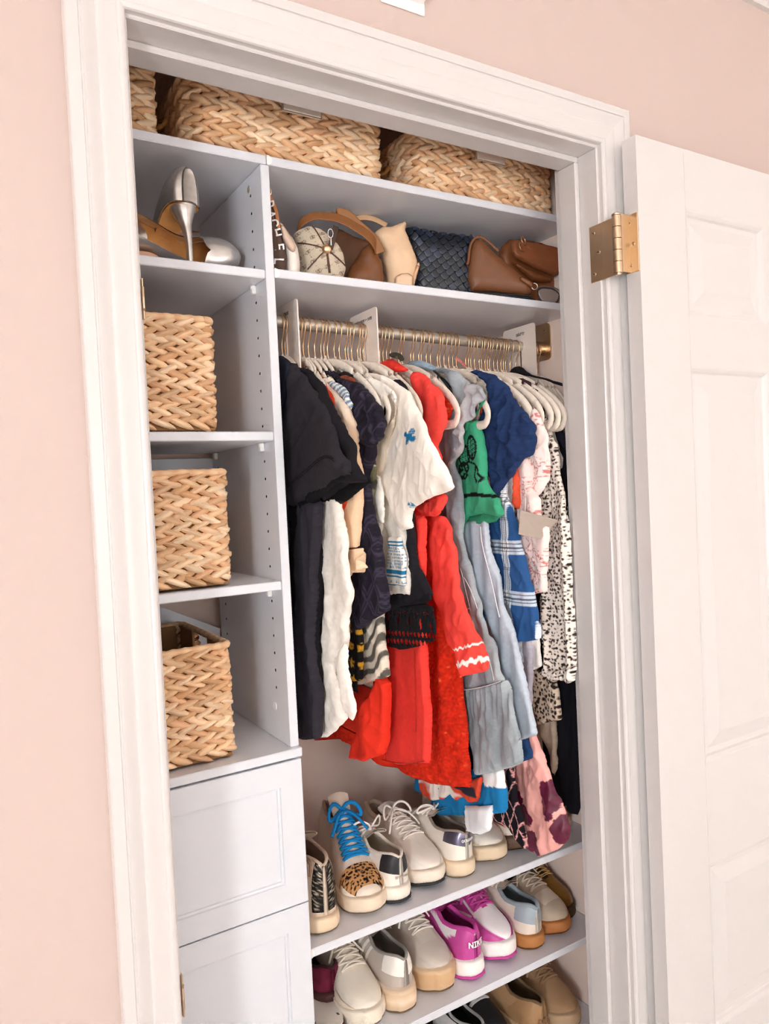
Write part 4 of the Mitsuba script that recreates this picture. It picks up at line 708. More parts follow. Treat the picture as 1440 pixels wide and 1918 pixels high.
garment('lattice_skirt', 'black skirt with pink lattice lines beside the pink satin skirt', 'skirt', ('body', 'lattice', lattice_pat, dict(T=.008, h=.0022)), back=(1.033, .62, 1.58, H('17131a')))
garment('teal_skirt', 'deep blue hem with a scalloped orange and white overlay', 'skirt', ('body', 'teal_body', teal, dict(T=.010, fold=.008, h=.004)), ('scalloped_overlay', 'scallop', scal, dict(T=.006, h=.0026, fold=.006, bsd=-.012)))
garment('pale_skirt', 'pale hem with blue border hanging below the deep blue skirt', 'skirt', ('hem', 'pale_hem', lambda y, z: mixc(H('dfe3e8'), H('2a7fb4'), (z < .622)*1.), dict(T=.008)))
garment('camouflage_collar_top', 'grey camouflage collar rising behind the red collar', 'top', ('collar', 'camo_collar', camo, dict(T=.007, h=.003)), back=(.818, 1.2, 1.64, H('8a8d86')))
garment('pink_strap_top', 'pink strap looped over hangers in the middle of the rod', 'top', ('strap', 'pink_strap', toile(H('d8857c'), H('8a6a4a'), .02, 2), dict(T=.005)), back=(1.004, 1.2, 1.6, H('d8857c')))
# beige card tag in front of the floral blouse
t = thing('paper_tag', 'plain beige card hanging in front of the pink floral blouse', 'card')
c4 = [V(.962, -.104, 1.3155), V(1.063, -.104, 1.2895), V(1.012, -.104, 1.2545), V(.9595, -.098, 1.2675)]
cm = trimesh.Trimesh(np.vstack([c4, np.array(c4)+V(.0006, .0014, 0)]), [[0, 1, 2], [0, 2, 3], [4, 6, 5], [4, 7, 6], [0, 4, 5], [0, 5, 1], [1, 5, 6], [1, 6, 2], [2, 6, 7], [2, 7, 3], [3, 7, 4], [3, 4, 0]], process=False)
cm.fix_normals(); add(t+'__card', cm, 'm_card'); mat('m_card', hexc('a3958a'), .6)  # card colour darkened to carry the shade on its downward face
add(t+'__thread', tube(spline([c4[0]*.9+c4[1]*.1+V(0, -.001, -.004), V(.99, -.09, 1.35), V(1.0, -.07, 1.39)], 14), .0005, 5), 'm_plastic', smooth=True)
F = {
 'pouch_body': ((0.535,0.045),-0.55,[-19,1910,-13,1916,-6,1911,-1,1892,3,1870,8,1848,14,1821,15,1801,13,1784,-20,1789,-20,1865]),
 'pouch_white': ((0.535,0.045),-0.55,[3,1872,8,1869,15,1860,28,1841,36,1823,39,1796,37,1778,13,1782,15,1805,10,1840]),
 'pouch_mouth': ((0.535,0.045),-0.55,[9,1866,15,1858,26,1840,34,1822,34,1814,29,1810,20,1816,12,1832,9,1850]),
 'pouch_letters': ((0.535,0.045),-0.55,[-9,1897,-8,1878,-3,1862,1,1845,5,1819,3,1793]),
 'mono': ((0.62,0.075),-0.45,[-35,1869,-25,1878,-3,1886,17,1881,32,1871,42,1860,53,1850,61,1834,65,1805,54,1785,9,1793,-27,1798,-28,1825,-31,1854]),
 'mono_str': ((0.62,0.075),-0.45,[28,1833,-27,1850,4,1884,-11,1796,32,1788,64,1806]),
 'mono_clasp': ((0.62,0.075),-0.45,[38,1853,50,1875,38,1836]),
 'tote': ((0.735,0.06),-0.35,[-54,1795,-35,1814,-16,1841,-6,1855,13,1869,24,1853,34,1824,37,1785,-20,1791]),
 'tote_back': ((0.735,0.13),-0.35,[-43,1809,-38,1897,-20,1911,11,1894,42,1886,55,1866,52,1806]),
 'tote_handle': ((0.735,0.06),-0.35,[-134,1886,-122,1905,-102,1914,-78,1914,-57,1911,-36,1903,-15,1891,6,1876,12,1868]),
 'tote_handle2': ((0.735,0.06),-0.35,[-61,1915,-48,1920,-35,1916,-19,1901,2,1883,18,1864,28,1843]),
 'beige': ((0.82,0.07),-0.45,[-55,1898,-43,1909,-32,1915,-16,1914,-6,1918,18,1927,20,1923,16,1908,27,1879,35,1857,40,1840,22,1789,6,1786,-30,1794,-32,1825,-41,1865]),
 'beige_handle': ((0.82,0.12),-0.45,[-71,1930,-61,1945,-43,1948,-23,1944,-7,1936,2,1931]),
 'beige_patch': ((0.82,0.07),-0.45,[-17,1792,-14,1804,-1,1811,14,1812,24,1806,22,1787,6,1786]),
 'beige_gusset': ((0.82,0.07),-0.45,[24,1807,33,1826,40,1840,42,1833,22,1788]),
 'woven': ((0.94,0.115),-0.4,[-66,1931,-56,1942,-29,1937,13,1928,51,1925,88,1923,97,1882,93,1807,76,1797,14,1799,-43,1807,-62,1813]),
 'saddle': ((1.03,0.05),-0.4,[-40,1853,-36,1882,-28,1902,-15,1909,-1,1905,21,1881,58,1849,85,1827,107,1810,104,1795,91,1788,43,1792,-7,1797,-36,1797,-45,1817]),
 'saddle_rim': ((1.03,0.05),-0.4,[-43,1848,-36,1882,-27,1901,-15,1908,-1,1903,17,1888,29,1877]),
 'saddle_tab': ((1.03,0.05),-0.4,[74,1819,78,1821,98,1810,104,1806,99,1795,94,1798,72,1813]),
 'saddle_ring': ((1.03,0.05),-0.4,[107,1800]),
 'blackbase': ((1.06,0.02),-0.2,[-93,1787,-56,1791,-2,1787,53,1788,75,1782,81,1769,-3,1773,-83,1779]),
 'flap_back': ((1.13,0.13),-0.25,[3,1921,11,1933,32,1947,55,1952,114,1955,135,1948,152,1936,167,1926,164,1867,95,1849,38,1891,10,1905]),
 'flap': ((1.13,0.09),-0.25,[3,1911,10,1926,20,1929,67,1925,124,1914,127,1855,118,1848,64,1863,10,1883,2,1896]),
 'flap_under': ((1.13,0.09),-0.25,[7,1882,50,1868,117,1846,110,1838,86,1835,63,1839,38,1857]),
 'flap_ring': ((1.13,0.09),-0.25,[29,1921,24,1906,54,1906]),
 'lens': ((1.17,0.03),-0.15,[-10,1805,-1,1812,20,1814,44,1809,51,1796,43,1781,21,1777,1,1781,-8,1793]),
 'temple': ((1.17,0.03),-0.15,[-11,1812,11,1815,35,1813,55,1804]),
}
# ---------------------------------------------------------------- handbags on the bag shelf: outlines (u, z) on upright planes turned towards the room
def fo(k, rest=None):
    O, a, v = F[k]; q = np.array(v, float).reshape(-1, 2)/1000
    if rest is not None: q[:, 1] = np.where(q[:, 1] < q[:, 1].min()+.014, rest, q[:, 1])
    return O, a, q
def fpt(O, a, u, z, w=0.): return V(O[0]+u*math.cos(a)-w*math.sin(a), O[1]+u*math.sin(a)+w*math.cos(a), z)
def fpillow(O, a, q, T=.02, R=.03, h=.004, fold=.002, fs=20., seed=0, back=True, off=0., smooth_n=1, col=None, fn=None, flat=.35):
    """a cushion standing on its plane: domed front towards the room, flatter back"""
    if hasattr(q, 'geom_type'): P2 = q
    else:
        d = densify(np.vstack([q, q[:1]]), .010)
        for _ in range(2): d = chaikin(d)
        P2 = Polygon(d)
    P, t, Fc, nb = pillow2(P2, h, T, R); n = len(P); far = np.arange(n); far[nb:] = n+np.arange(n-nb)
    w = 2*fold*(meshkit.fbm(np.c_[P*fs, P[:, 0]*0], 2, seed)-.5)+(fn(P[:, 0], P[:, 1]) if fn else 0)+off
    f3 = lambda u, z, w: np.c_[O[0]+u*math.cos(a)-w*math.sin(a), O[1]+u*math.sin(a)+w*math.cos(a), z]
    v = np.vstack([f3(P[:, 0], P[:, 1], w-t), f3(P[:, 0], P[:, 1], w+t*flat)[nb:]]); m = trimesh.Trimesh(v, np.vstack([Fc, far[Fc][:, ::-1]]), process=False)
    uv = np.vstack([P, P[nb:]]); return m, uv
def bagpart(key, O, a, q, col, mat_='m_leather', label=None, **o):
    m, uv = fpillow(O, a, q, **o); c = col(uv[:, 0], uv[:, 1]) if callable(col) else np.asarray(col)*(1+.16*(meshkit.fbm(np.c_[uv*60, uv[:, :1]*0], 3, 4)-.5))[:, None]
    return add(key, m, mat_, label, smooth=True, color=np.clip(c, 0, 1))
def ring(key, c, X, Y, R_, r, m='m_gold', label=None, sy=1.):
    th = np.linspace(0, 2*PI, 33); add(key, tube([c+R_*math.cos(x)*X+sy*R_*math.sin(x)*Y for x in th], r, 8, cap=False), m, label, smooth=True)
def strap(key, pts, wid, thick, col, mat_='m_leather', label=None, n=40, wdir=None, twist=None):
    P = spline(pts, n); T_, A_, B_ = frames(P)
    Wd = np.array([V(*wdir)-t*(V(*wdir)@t) for t in T_]) if wdir is not None else A_
    Wd /= np.linalg.norm(Wd, axis=1, keepdims=True)+1e-9; N_ = np.cross(T_, Wd); ph = np.arange(12)*2*PI/12; wd = np.broadcast_to(wid, (n,))
    sx, sy = np.sign(np.cos(ph))*abs(np.cos(ph))**.5, np.sign(np.sin(ph))*abs(np.sin(ph))**.6
    v = (P[:, None]+(wd[:, None]*sx)[..., None]*Wd[:, None]+(thick*sy)[None, :, None]*N_[:, None]).reshape(-1, 3)
    f = np.vstack([grid_faces(n, 12, True), [[0, i+1, i] for i in range(1, 11)], [[(n-1)*12, (n-1)*12+i, (n-1)*12+i+1] for i in range(1, 11)]])
    m = trimesh.Trimesh(v, f, process=False); m.fix_normals()
    add(key, m, mat_, label, smooth=40) if col is None else add(key, m, mat_, label, smooth=True, color=np.tile(col, (len(v), 1)))
SZ = zB+.0008
# 1 canvas pouch with lettering
t = thing('canvas_pouch', 'brown canvas pouch with big white letters, standing against the tower panel', 'pouch')
O, a, q = fo('pouch_body', SZ); bagpart(t+'__body', O, a, q, H('55443c'), T=.012, R=.012, mat_='m_cloth')
O, a, q = fo('pouch_white', SZ); bagpart(t+'__white_side', O, a, q, H('e3dad0'), T=.012, R=.012, off=.008, label='white leather side')
O, a, q = fo('pouch_mouth'); bagpart(t+'__opening', O, a, q, H('cbb19e'), T=.004, R=.004, off=-.0065)
O, a, q = fo('pouch_letters')
for i, (ch, (u, z)) in enumerate(zip('RACHEL', q)):
    tm = meshkit.text_mesh(ch, .0135, .0012, bold=True); b = tm.bounds; tm.apply_translation((-(b[0][0]+b[1][0])/2, -(b[0][1]+b[1][1])/2, 0))
    i0, i1 = max(i-1, 0), min(i+1, 5); d = q[i1]-q[i0]; d = d/np.linalg.norm(d); X = fpt((0, 0), a, d[0], d[1]); Y = fpt((0, 0), a, -d[1], d[0]); 
    tm.apply_transform(frame4(fpt(O, a, u, z, -.0118), X*1.15, Y*1.25, np.cross(X, Y))); add(t+'__letter', tm, 'm_plastic', 'white letter '+ch)
ring(t+'__ring', fpt((.535, .045), -.55, -.013, 1.922, -.006), V(math.cos(-.55), math.sin(-.55), 0), V(0, 0, 1), .0078, .0012, 'm_gold', 'gold ring')
strap(t+'__strap', [fpt((.535, .045), -.55, u, z, -.010) for u, z in ((-.008, 1.914), (-.002, 1.898), (.002, 1.884), (.004, 1.866), (.006, 1.852))], .0035, .0012, H('a5693c'), label='tan leather strap')
# 2 monogram bag
def monogram(u, z):
    c = heather(H('c4b6a2'), .10, 700)(u, z); k = np.zeros(len(u)); p = .0205
    x = (u*math.cos(.45)+z*math.sin(.45))/p; y = (-u*math.sin(.45)+z*math.cos(.45))/p; fx, fy = (x % 1-.5), (y % 1-.5)
    for s in (-1, 1):
        r = np.hypot(fx-s*.10, fy*1.1); k = np.maximum(k, (abs(r-.155) < .035)*~((s*(fx-s*.10) > .06)&(abs(fy) < .05)))
        k = np.maximum(k, (abs(fy+.01) < .022)*(s*(fx-s*.1) > .0)*(s*(fx-s*.1) < .15))
    for e1, e2 in ((fx, fy), (fy, fx)): k = np.maximum(k, (abs(abs(e1)-.5) < .09)*(abs((e2*6) % 1-.5) < .28)*(abs(e2) > .28)*0+((abs(e1) > .3)*(np.hypot(((e1*9) % 1-.5)/9, e2) < .030)))
    return mixc(c, H('6b5342'), k*.85)
t = thing('monogram_bag', 'small beige monogram canvas bag with dark piping and a gold stud', 'handbag')
O, a, q = fo('mono', SZ); MT, MR = .030, .05
bagpart(t+'__body', O, a, q, monogram, T=MT, R=MR, h=.0016, mat_='m_cloth', off=.012)
_, _, st = fo('mono_str'); kd = cKDTree(densify(np.vstack([q, q[:1]]), .003))
def mdep(u, z): d = kd.query([u, z])[0]; return .012-MT*math.sqrt(max(0, 1-(1-min(d/MR, 1))**2))
for e in st[1:]:
    pts = [fpt(O, a, *lerp(st[0], e, s), mdep(*lerp(st[0], e, s))-.0008) for s in np.linspace(.12, .97, 8)]; strap(t+'__piping', pts, .0022, .0012, H('4a3122'), label='dark brown piping', n=16)
cst = fpt(O, a, *st[0], mdep(*st[0])-.004); X_ = V(math.cos(a), math.sin(a), 0); N_ = V(math.sin(a), -math.cos(a), 0)
stud = trimesh.creation.revolve(np.array([(0, .006), (.005, .0055), (.0085, .003), (.0095, 0), (0, 0)])[::-1], sections=28); stud.apply_transform(frame4(cst, X_, V(0, 0, 1), N_)); add(t+'__stud', stud, 'm_gold', 'round gold stud', smooth=40)
strap(t+'__clip_tab', [cst+X_*.006+N_*.002, cst+X_*.014+V(0, 0, .02)+N_*.003, cst+X_*.020+V(0, 0, .042)], .006, .0014, H('3a2418'), label='dark leather tab')
ring(t+'__clip', cst+X_*.0085+V(0, 0, .027)+N_*.006, X_, V(0, 0, 1), .0048, .0010, 'm_steel', 'silver snap clip', 1.7)
add(t+'__clip_stem', tube([cst+X_*.0085+V(0, 0, .018)+N_*.006, cst+X_*.0087+V(0, 0, .004)+N_*.006], .0018, 8), 'm_steel', smooth=True)
# 3 brown leather tote
BR = lambda u, z: mixc(H('7f4c22'), H('562f14'), meshkit.fbm(np.c_[u*45, z*30, u*0], 3, 2))
t = thing('leather_tote', 'brown leather slouchy tote with a wide looping handle', 'handbag')
O, a, q = fo('tote', SZ); bagpart(t+'__body', O, a, q, BR, T=.022, R=.03, fold=.006, off=.02, fs=28)
O, a, q = fo('tote_back', SZ); bagpart(t+'__back_side', O, a, q, H('5a3417'), T=.008, R=.01, fold=.005)
O, a, q = fo('tote_handle'); strap(t+'__handle', [fpt(O, a, u, z-.004, -.004+.03*(i in (0,))) for i, (u, z) in enumerate(q)]+[fpt(O, a, q[-1][0]+.006, q[-1][1]-.022, .012)], np.linspace(.008, .011, 44), .0016, H('7d4d25'), n=44, wdir=(0.2, .2, 1))
O, a, q = fo('tote_handle2'); strap(t+'__handle', [fpt(O, a, u, z, .004) for u, z in q], .010, .0016, H('8a5a30'), n=40, wdir=(.9, -.4, .5))
# 4 beige tote
t = thing('leather_tote', 'pale beige leather tote with a pointed zipped top corner', 'handbag')
O, a, q = fo('beige', SZ); BE = H('d9b795'); bagpart(t+'__body', O, a, q, BE, T=.024, R=.035, fold=.004, off=.02, fs=22)
O, a, q = fo('beige_handle'); strap(t+'__handle', [fpt(O, a, u, z-.004, 0) for u, z in q], .006, .0014, H('c9a27a'), n=30, wdir=(0, .3, 1))
O, a, q = fo('beige_patch', SZ); bagpart(t+'__corner_patch', O, a, q, H('dfbf9f'), T=.004, R=.006, off=-.004)
O, a, q = fo('beige_gusset', SZ); bagpart(t+'__gusset', O, a, q, H('cfa985'), T=.010, R=.02, off=.012)
# 5 navy woven bag: pads of a basket weave on a dark body
t = thing('woven_leather_bag', 'dark navy bag of plaited leather strips between beige tote and brown bag', 'handbag')
O, a, q = fo('woven', SZ); TW, RW = .030, .05; bagpart(t+'__body', O, a, q, H('07080b'), T=TW, R=RW, off=.01)
PW = Polygon(q); kd = cKDTree(densify(np.vstack([q, q[:1]]), .003)); rg = np.random.default_rng(5); pads = []
pad = box(-.5, .5, -.5, .5, -.5, .5, .17); pad.apply_scale((1, 1, 1)); pw = .0150; c_, s_ = math.cos(.62), math.sin(.62)
padp = [mikit.ply(trimesh.Trimesh(pad.vertices*V(pw*1.06, pw*.90, .0052), pad.faces, process=False), 'm_pad%d' % i_, smooth=40) for i_ in range(3)]
for i_, h_ in enumerate(('171d2b', '232b3d', '12161f')): mat('m_pad%d' % i_, hexc(h_), .38)
for i in range(-12, 16):
    for j in range(-12, 16):
        u0, z0 = (i*c_-j*s_)*pw+.01, (i*s_+j*c_)*pw+1.86; hor = (i+j) % 2 == 0
        if not PW.contains(Point(u0, z0)): continue
        d = kd.query([u0, z0])[0]; dep = .01-TW*math.sqrt(max(0, 1-(1-min(d/RW, 1))**2)); d2 = kd.query([u0+.004, z0])[0]; ang = .62+(0 if hor else PI/2)+.06*(rg.random()-.5)
        dpu = (.01-TW*math.sqrt(max(0, 1-(1-min(d2/RW, 1))**2))-dep)/.004; d3 = kd.query([u0, z0+.004])[0]; dpz = (.01-TW*math.sqrt(max(0, 1-(1-min(d3/RW, 1))**2))-dep)/.004
        nl = V(-max(-2, min(2, dpu)), -max(-2, min(2, dpz)), 1); nl /= np.linalg.norm(nl)   # local normal in (u, z, w toward the room is -1)
        Xl = V(math.cos(ang), math.sin(ang), 0); Xl -= nl*(Xl@nl); Xl /= np.linalg.norm(Xl); Yl = np.cross(nl, Xl)
        G3 = lambda l: V(l[0]*math.cos(a)-l[2]*math.sin(a), l[0]*math.sin(a)+l[2]*math.cos(a), l[1])
        key = t+'__woven_strip'; b, n = key, 0
        while key in scene: n += 1; key = '%s_%03d' % (b, n)
        if max(abs(dpu), abs(dpz)) > 2.5 or z0 < SZ+.005: continue
        scene[key] = {**padp[rg.integers(3)], 'to_world': mi.ScalarTransform4f(frame4(fpt(O, a, u0, z0, dep-.0022), G3(Xl), G3(Yl), G3(nl)).tolist())}
# 6 triangular brown bag
t = thing('saddle_bag', 'smooth brown triangular bag with a ring at its lower tip', 'handbag')
O, a, q = fo('saddle'); q[:, 1] = np.where(q[:, 1] < 1.802, q[:, 1]-.007, q[:, 1]); SB = H('6d4327'); bagpart(t+'__body', O, a, q, SB, T=.022, R=.03, off=.014, fold=.001)
O, a, q = fo('saddle_rim'); add(t+'__rim', tube(spline([fpt(O, a, u, z, -.003) for u, z in q], 40), .0032, 8), 'm_leather', smooth=True, color=np.tile(H('6e4222'), (40*8+2, 1)))
O, a, q = fo('saddle_tab'); bagpart(t+'__tab', O, a, q, H('75492a'), T=.0025, R=.004, off=-.008)
ring(t+'__ring', fpt(O, a, .107, 1.800, -.004), V(math.cos(a), math.sin(a), 0), V(0, 0, 1), .0068, .0013, 'm_steel', 'silver ring')
t = thing('black_pouch', 'flat black pouch lying under the brown triangular bag', 'pouch')
O, a, q = fo('blackbase'); q = np.array([(-.10, SZ), (-.10, 1.785), (-.03, 1.789), (.06, 1.783), (.085, 1.772), (.085, SZ)]); bagpart(t+'__body', O, a, q, H('15171c'), T=.010, R=.010, off=.012, fold=.001)
add(t+'__zipper', tube([fpt(O, a, u, 1.780, .001) for u in np.linspace(-.09, .06, 12)], .0012, 6), 'm_dark', smooth=True)
# 7 tan flap bag
t = thing('flap_bag', 'tan leather flap bag with gold rings at the right end of the shelf', 'handbag'); TB = H('7d4829')
O, a, q = fo('flap_back'); q = np.vstack([q, [(.05, 1.80), (.02, 1.83)]])[[0, 1, 2, 3, 4, 5, 6, 7, 8, 9, 12, 13, 10, 11]] if 0 else q
bagpart(t+'__body', O, a, np.array([(.003, 1.90), (.012, 1.925), (.035, 1.943), (.07, 1.945), (.12, 1.938), (.15, 1.92), (.152, 1.86), (.14, SZ), (.03, SZ), (.008, 1.86)]), H('7d4826'), T=.018, R=.02, fold=.001)
O, a, q = fo('flap'); bagpart(t+'__flap', O, a, q, TB, T=.006, R=.006, off=-.002, fold=.001, fn=lambda u, z: -.012*np.sin(np.clip((z-1.85)/.08, 0, 1)*PI))
O, a, q = fo('flap_under'); bagpart(t+'__gusset', O, a, q, H('6e3d1c'), T=.010, R=.012, off=.008)
O, a, q = fo('flap_ring')
for i, (R_, dx) in enumerate(((.0095, 0), (.0105, .004))): ring(t+'__ring', fpt(O, a, q[i][0], q[i][1], -.022), V(math.cos(a+.6), math.sin(a+.6), 0), V(0, .25, .97), R_, .0015, 'm_gold', 'gold ring')
O7, u7, z7 = O, q[2][0], q[2][1]; bagpart(t+'__strap_tab', O, a, np.array([(u7-.016, z7+.006), (u7+.012, z7+.002), (u7+.013, z7-.012), (u7-.014, z7-.008)]), H('8a512d'), T=.002, R=.003, off=-.016)
# 8 sunglasses
t = thing('sunglasses', 'sunglasses with a smoky lens and silver temple at the right end of the bag shelf', 'sunglasses')
O, a, q = fo('lens'); q[:, 1] -= q[:, 1].min()-SZ-.002
lensP = Polygon(chaikin(chaikin(q))); m, uv = fpillow(O, a, lensP, T=.001, R=.004, fold=0, smooth_n=0); add(t+'__lens', m, 'm_lens', smooth=True); mat('m_lens', hexc('8d7f78'), .12, coat=1.)
add(t+'__rim', tube([fpt(O, a, u, z, 0) for u, z in np.array(lensP.exterior.coords)], .0014, 7, cap=False), 'm_dark', smooth=True)
add(t+'__temple', tube(spline([fpt(O, a, u, z-.004, -.002+.0*i) for i, (u, z) in enumerate(fo('temple')[2])], 24), .0018, 8), 'm_steel', 'silver temple', smooth=True)
# ---------------------------------------------------------------- shoes
from scipy.interpolate import PchipInterpolator as PI_
class Shoe:
    """a shoe along +x from heel (0) to toe (L): half widths, upper dome heights and rim angles by station; surf(s, phi, side)"""
    def __init__(self, L=.262, w=None, H=None, rim=None, z0=.028, lean=0., ph_e=.75, bow=.006, heelpad=.0):
        s = [0, .02, .06, .14, .28, .42, .55, .68, .80, .90, .96, .99, 1.]
        self.L, self.z0, self.e, self.bow = L, z0, ph_e, bow
        self.w = PI_(s, w or [.004, .017, .026, .0315, .0325, .0330, .0375, .0425, .0425, .0355, .0235, .0125, .002])
        self.H = PI_(s, H or [.066, .072, .075, .075, .073, .076, .070, .056, .043, .034, .026, .020, .012])
        self.rim = PI_(*(rim or ([0, .03, .10, .19, .28, .37, .44, .49, 1.], [70, 68, 61, 53, 52, 62, 78, 90, 90])))
    def surf(self, s, phi, side, off=0.):
        s, phi = np.broadcast_arrays(np.asarray(s, float), np.asarray(phi, float)); p = np.radians(phi); e = self.e
        w, Hh = self.w(s)+off*.9, self.H(s)+off*.7; c, n = np.cos(p), np.sin(p)
        y = w*np.maximum(c, 0)**e*(1+.05*np.sin(2*p)); z = self.z0+Hh*n**(.82)
        x = s*self.L+self.bow*np.sin(s*PI)*0-np.where(s < .06, (.06-s)/.06*off, 0)+np.where(s > .94, (s-.94)/.06*off, 0)+.006*np.where(s < .2, (1-s/.2), 0)*n**2*-1*0
        return np.stack([x, side*y, z], -1)
    def patch(self, s0, s1, p0, p1, off=.0008, sides=(1, -1), ns=14, npk=8):
        out = []
        for sd in sides:
            S, P = np.meshgrid(np.linspace(0, 1, ns), np.linspace(0, 1, npk), indexing='ij'); f = lambda a: a if callable(a) else (lambda q: a)
            ss = s0+(s1-s0)*S if not callable(s0) else s0(P)+(s1(P)-s0(P))*S
            pp = f(p0)(ss)+(f(p1)(ss)-f(p0)(ss))*P; pp = np.minimum(pp, self.rim(ss))
            v = self.surf(ss, pp, sd, off).reshape(-1, 3); v2 = self.surf(ss, pp, sd, off-.0022).reshape(-1, 3); fc = grid_faces(ns, npk); n = ns*npk
            fc = fc if sd < 0 else fc[:, ::-1]
            out.append(trimesh.Trimesh(v, fc, process=False))
        return cat_(out)
    def upper(self, n=46, k=13, off=0., flip=False):
        s = np.r_[np.linspace(0, .1, 10), np.linspace(.1, .9, n-20)[1:], np.linspace(.9, 1, 12)[1:]]; n = len(s); r = self.rim(s)
        L_ = self.surf(s[:, None], np.linspace(0, 1, k)[None]*r[:, None], 1, off); R_ = self.surf(s[:, None], np.linspace(0, 1, k)[None]*r[:, None], -1, off)
        v = np.vstack([L_.reshape(-1, 3), R_.reshape(-1, 3)]); f = grid_faces(n, k); f = np.vstack([f[:, ::-1], f+n*k])
        j = np.arange(k-1); b = np.vstack([np.stack([j, j+1, n*k+j+1], 1), np.stack([j, n*k+j+1, n*k+j], 1)]); f = np.vstack([f, b[:, ::-1]])
        st = np.repeat(s, k); ph = (np.linspace(0, 1, k)[None]*r[:, None]).ravel()
        if flip: f = f[:, ::-1]
        return trimesh.Trimesh(v, f, process=False), np.r_[st, st], np.r_[ph, ph], np.r_[np.ones(n*k), -np.ones(n*k)]
    def rimline(self, off=0., n=40):
        o = np.linspace(.004, .475, n); a = self.surf(o, self.rim(o), 1, off); b = self.surf(o, self.rim(o), -1, off); return np.vstack([a[::-1], b])
    def sole(self, z_lo, z_hi, grow=.003, bulge=.0015, n=64, lay=5, spring=.010):
        th = np.r_[np.linspace(0, .1, 8)[:-1], np.linspace(.1, .9, 26)[:-1], np.linspace(.9, 1, 10)]
        w = np.maximum(self.w(th), .004*np.sqrt(np.maximum(th*(1-th)*40, 0)).clip(0, 1)); x = th*self.L
        x = np.where(th < .02, x-grow, np.where(th > .98, x+grow, x)); ring = np.vstack([np.c_[x, w+grow], np.c_[x, -(w+grow)][::-1]])
        v, col = [], []
        for i in range(lay):
            t = i/(lay-1); g = bulge*math.sin(PI*t); c = V(self.L*.5, 0); d = ring-c; q = c+d*(1+g/.04); lift = spring*np.clip((q[:, 0]/self.L-.72)/.28, 0, 1)**2+.003*np.clip(1-q[:, 0]/self.L/.08, 0, 1)
            v.append(np.c_[q, z_lo+(z_hi-z_lo)*t+lift*(1-.0*t)]); col += [t]*len(ring)
        m = len(ring); v = np.vstack(v); f = grid_faces(lay, m, True); tri = trimesh.creation.triangulate_polygon(Polygon(ring).buffer(0), engine='earcut')
        n0 = len(v); c0 = np.array([[self.L*.5, 0, z_lo], [self.L*.5, 0, z_hi]]); v = np.vstack([v, c0]); i = np.arange(m); jn = (i+1) % m
        f = np.vstack([f, np.stack([jn, i, i*0+n0], 1), np.stack([(lay-1)*m+i, (lay-1)*m+jn, i*0+n0+1], 1)]); me = trimesh.Trimesh(v, f, process=False)
        if me.volume < 0: me.faces = me.faces[:, ::-1]
        return me, np.r_[col, 0, 1]
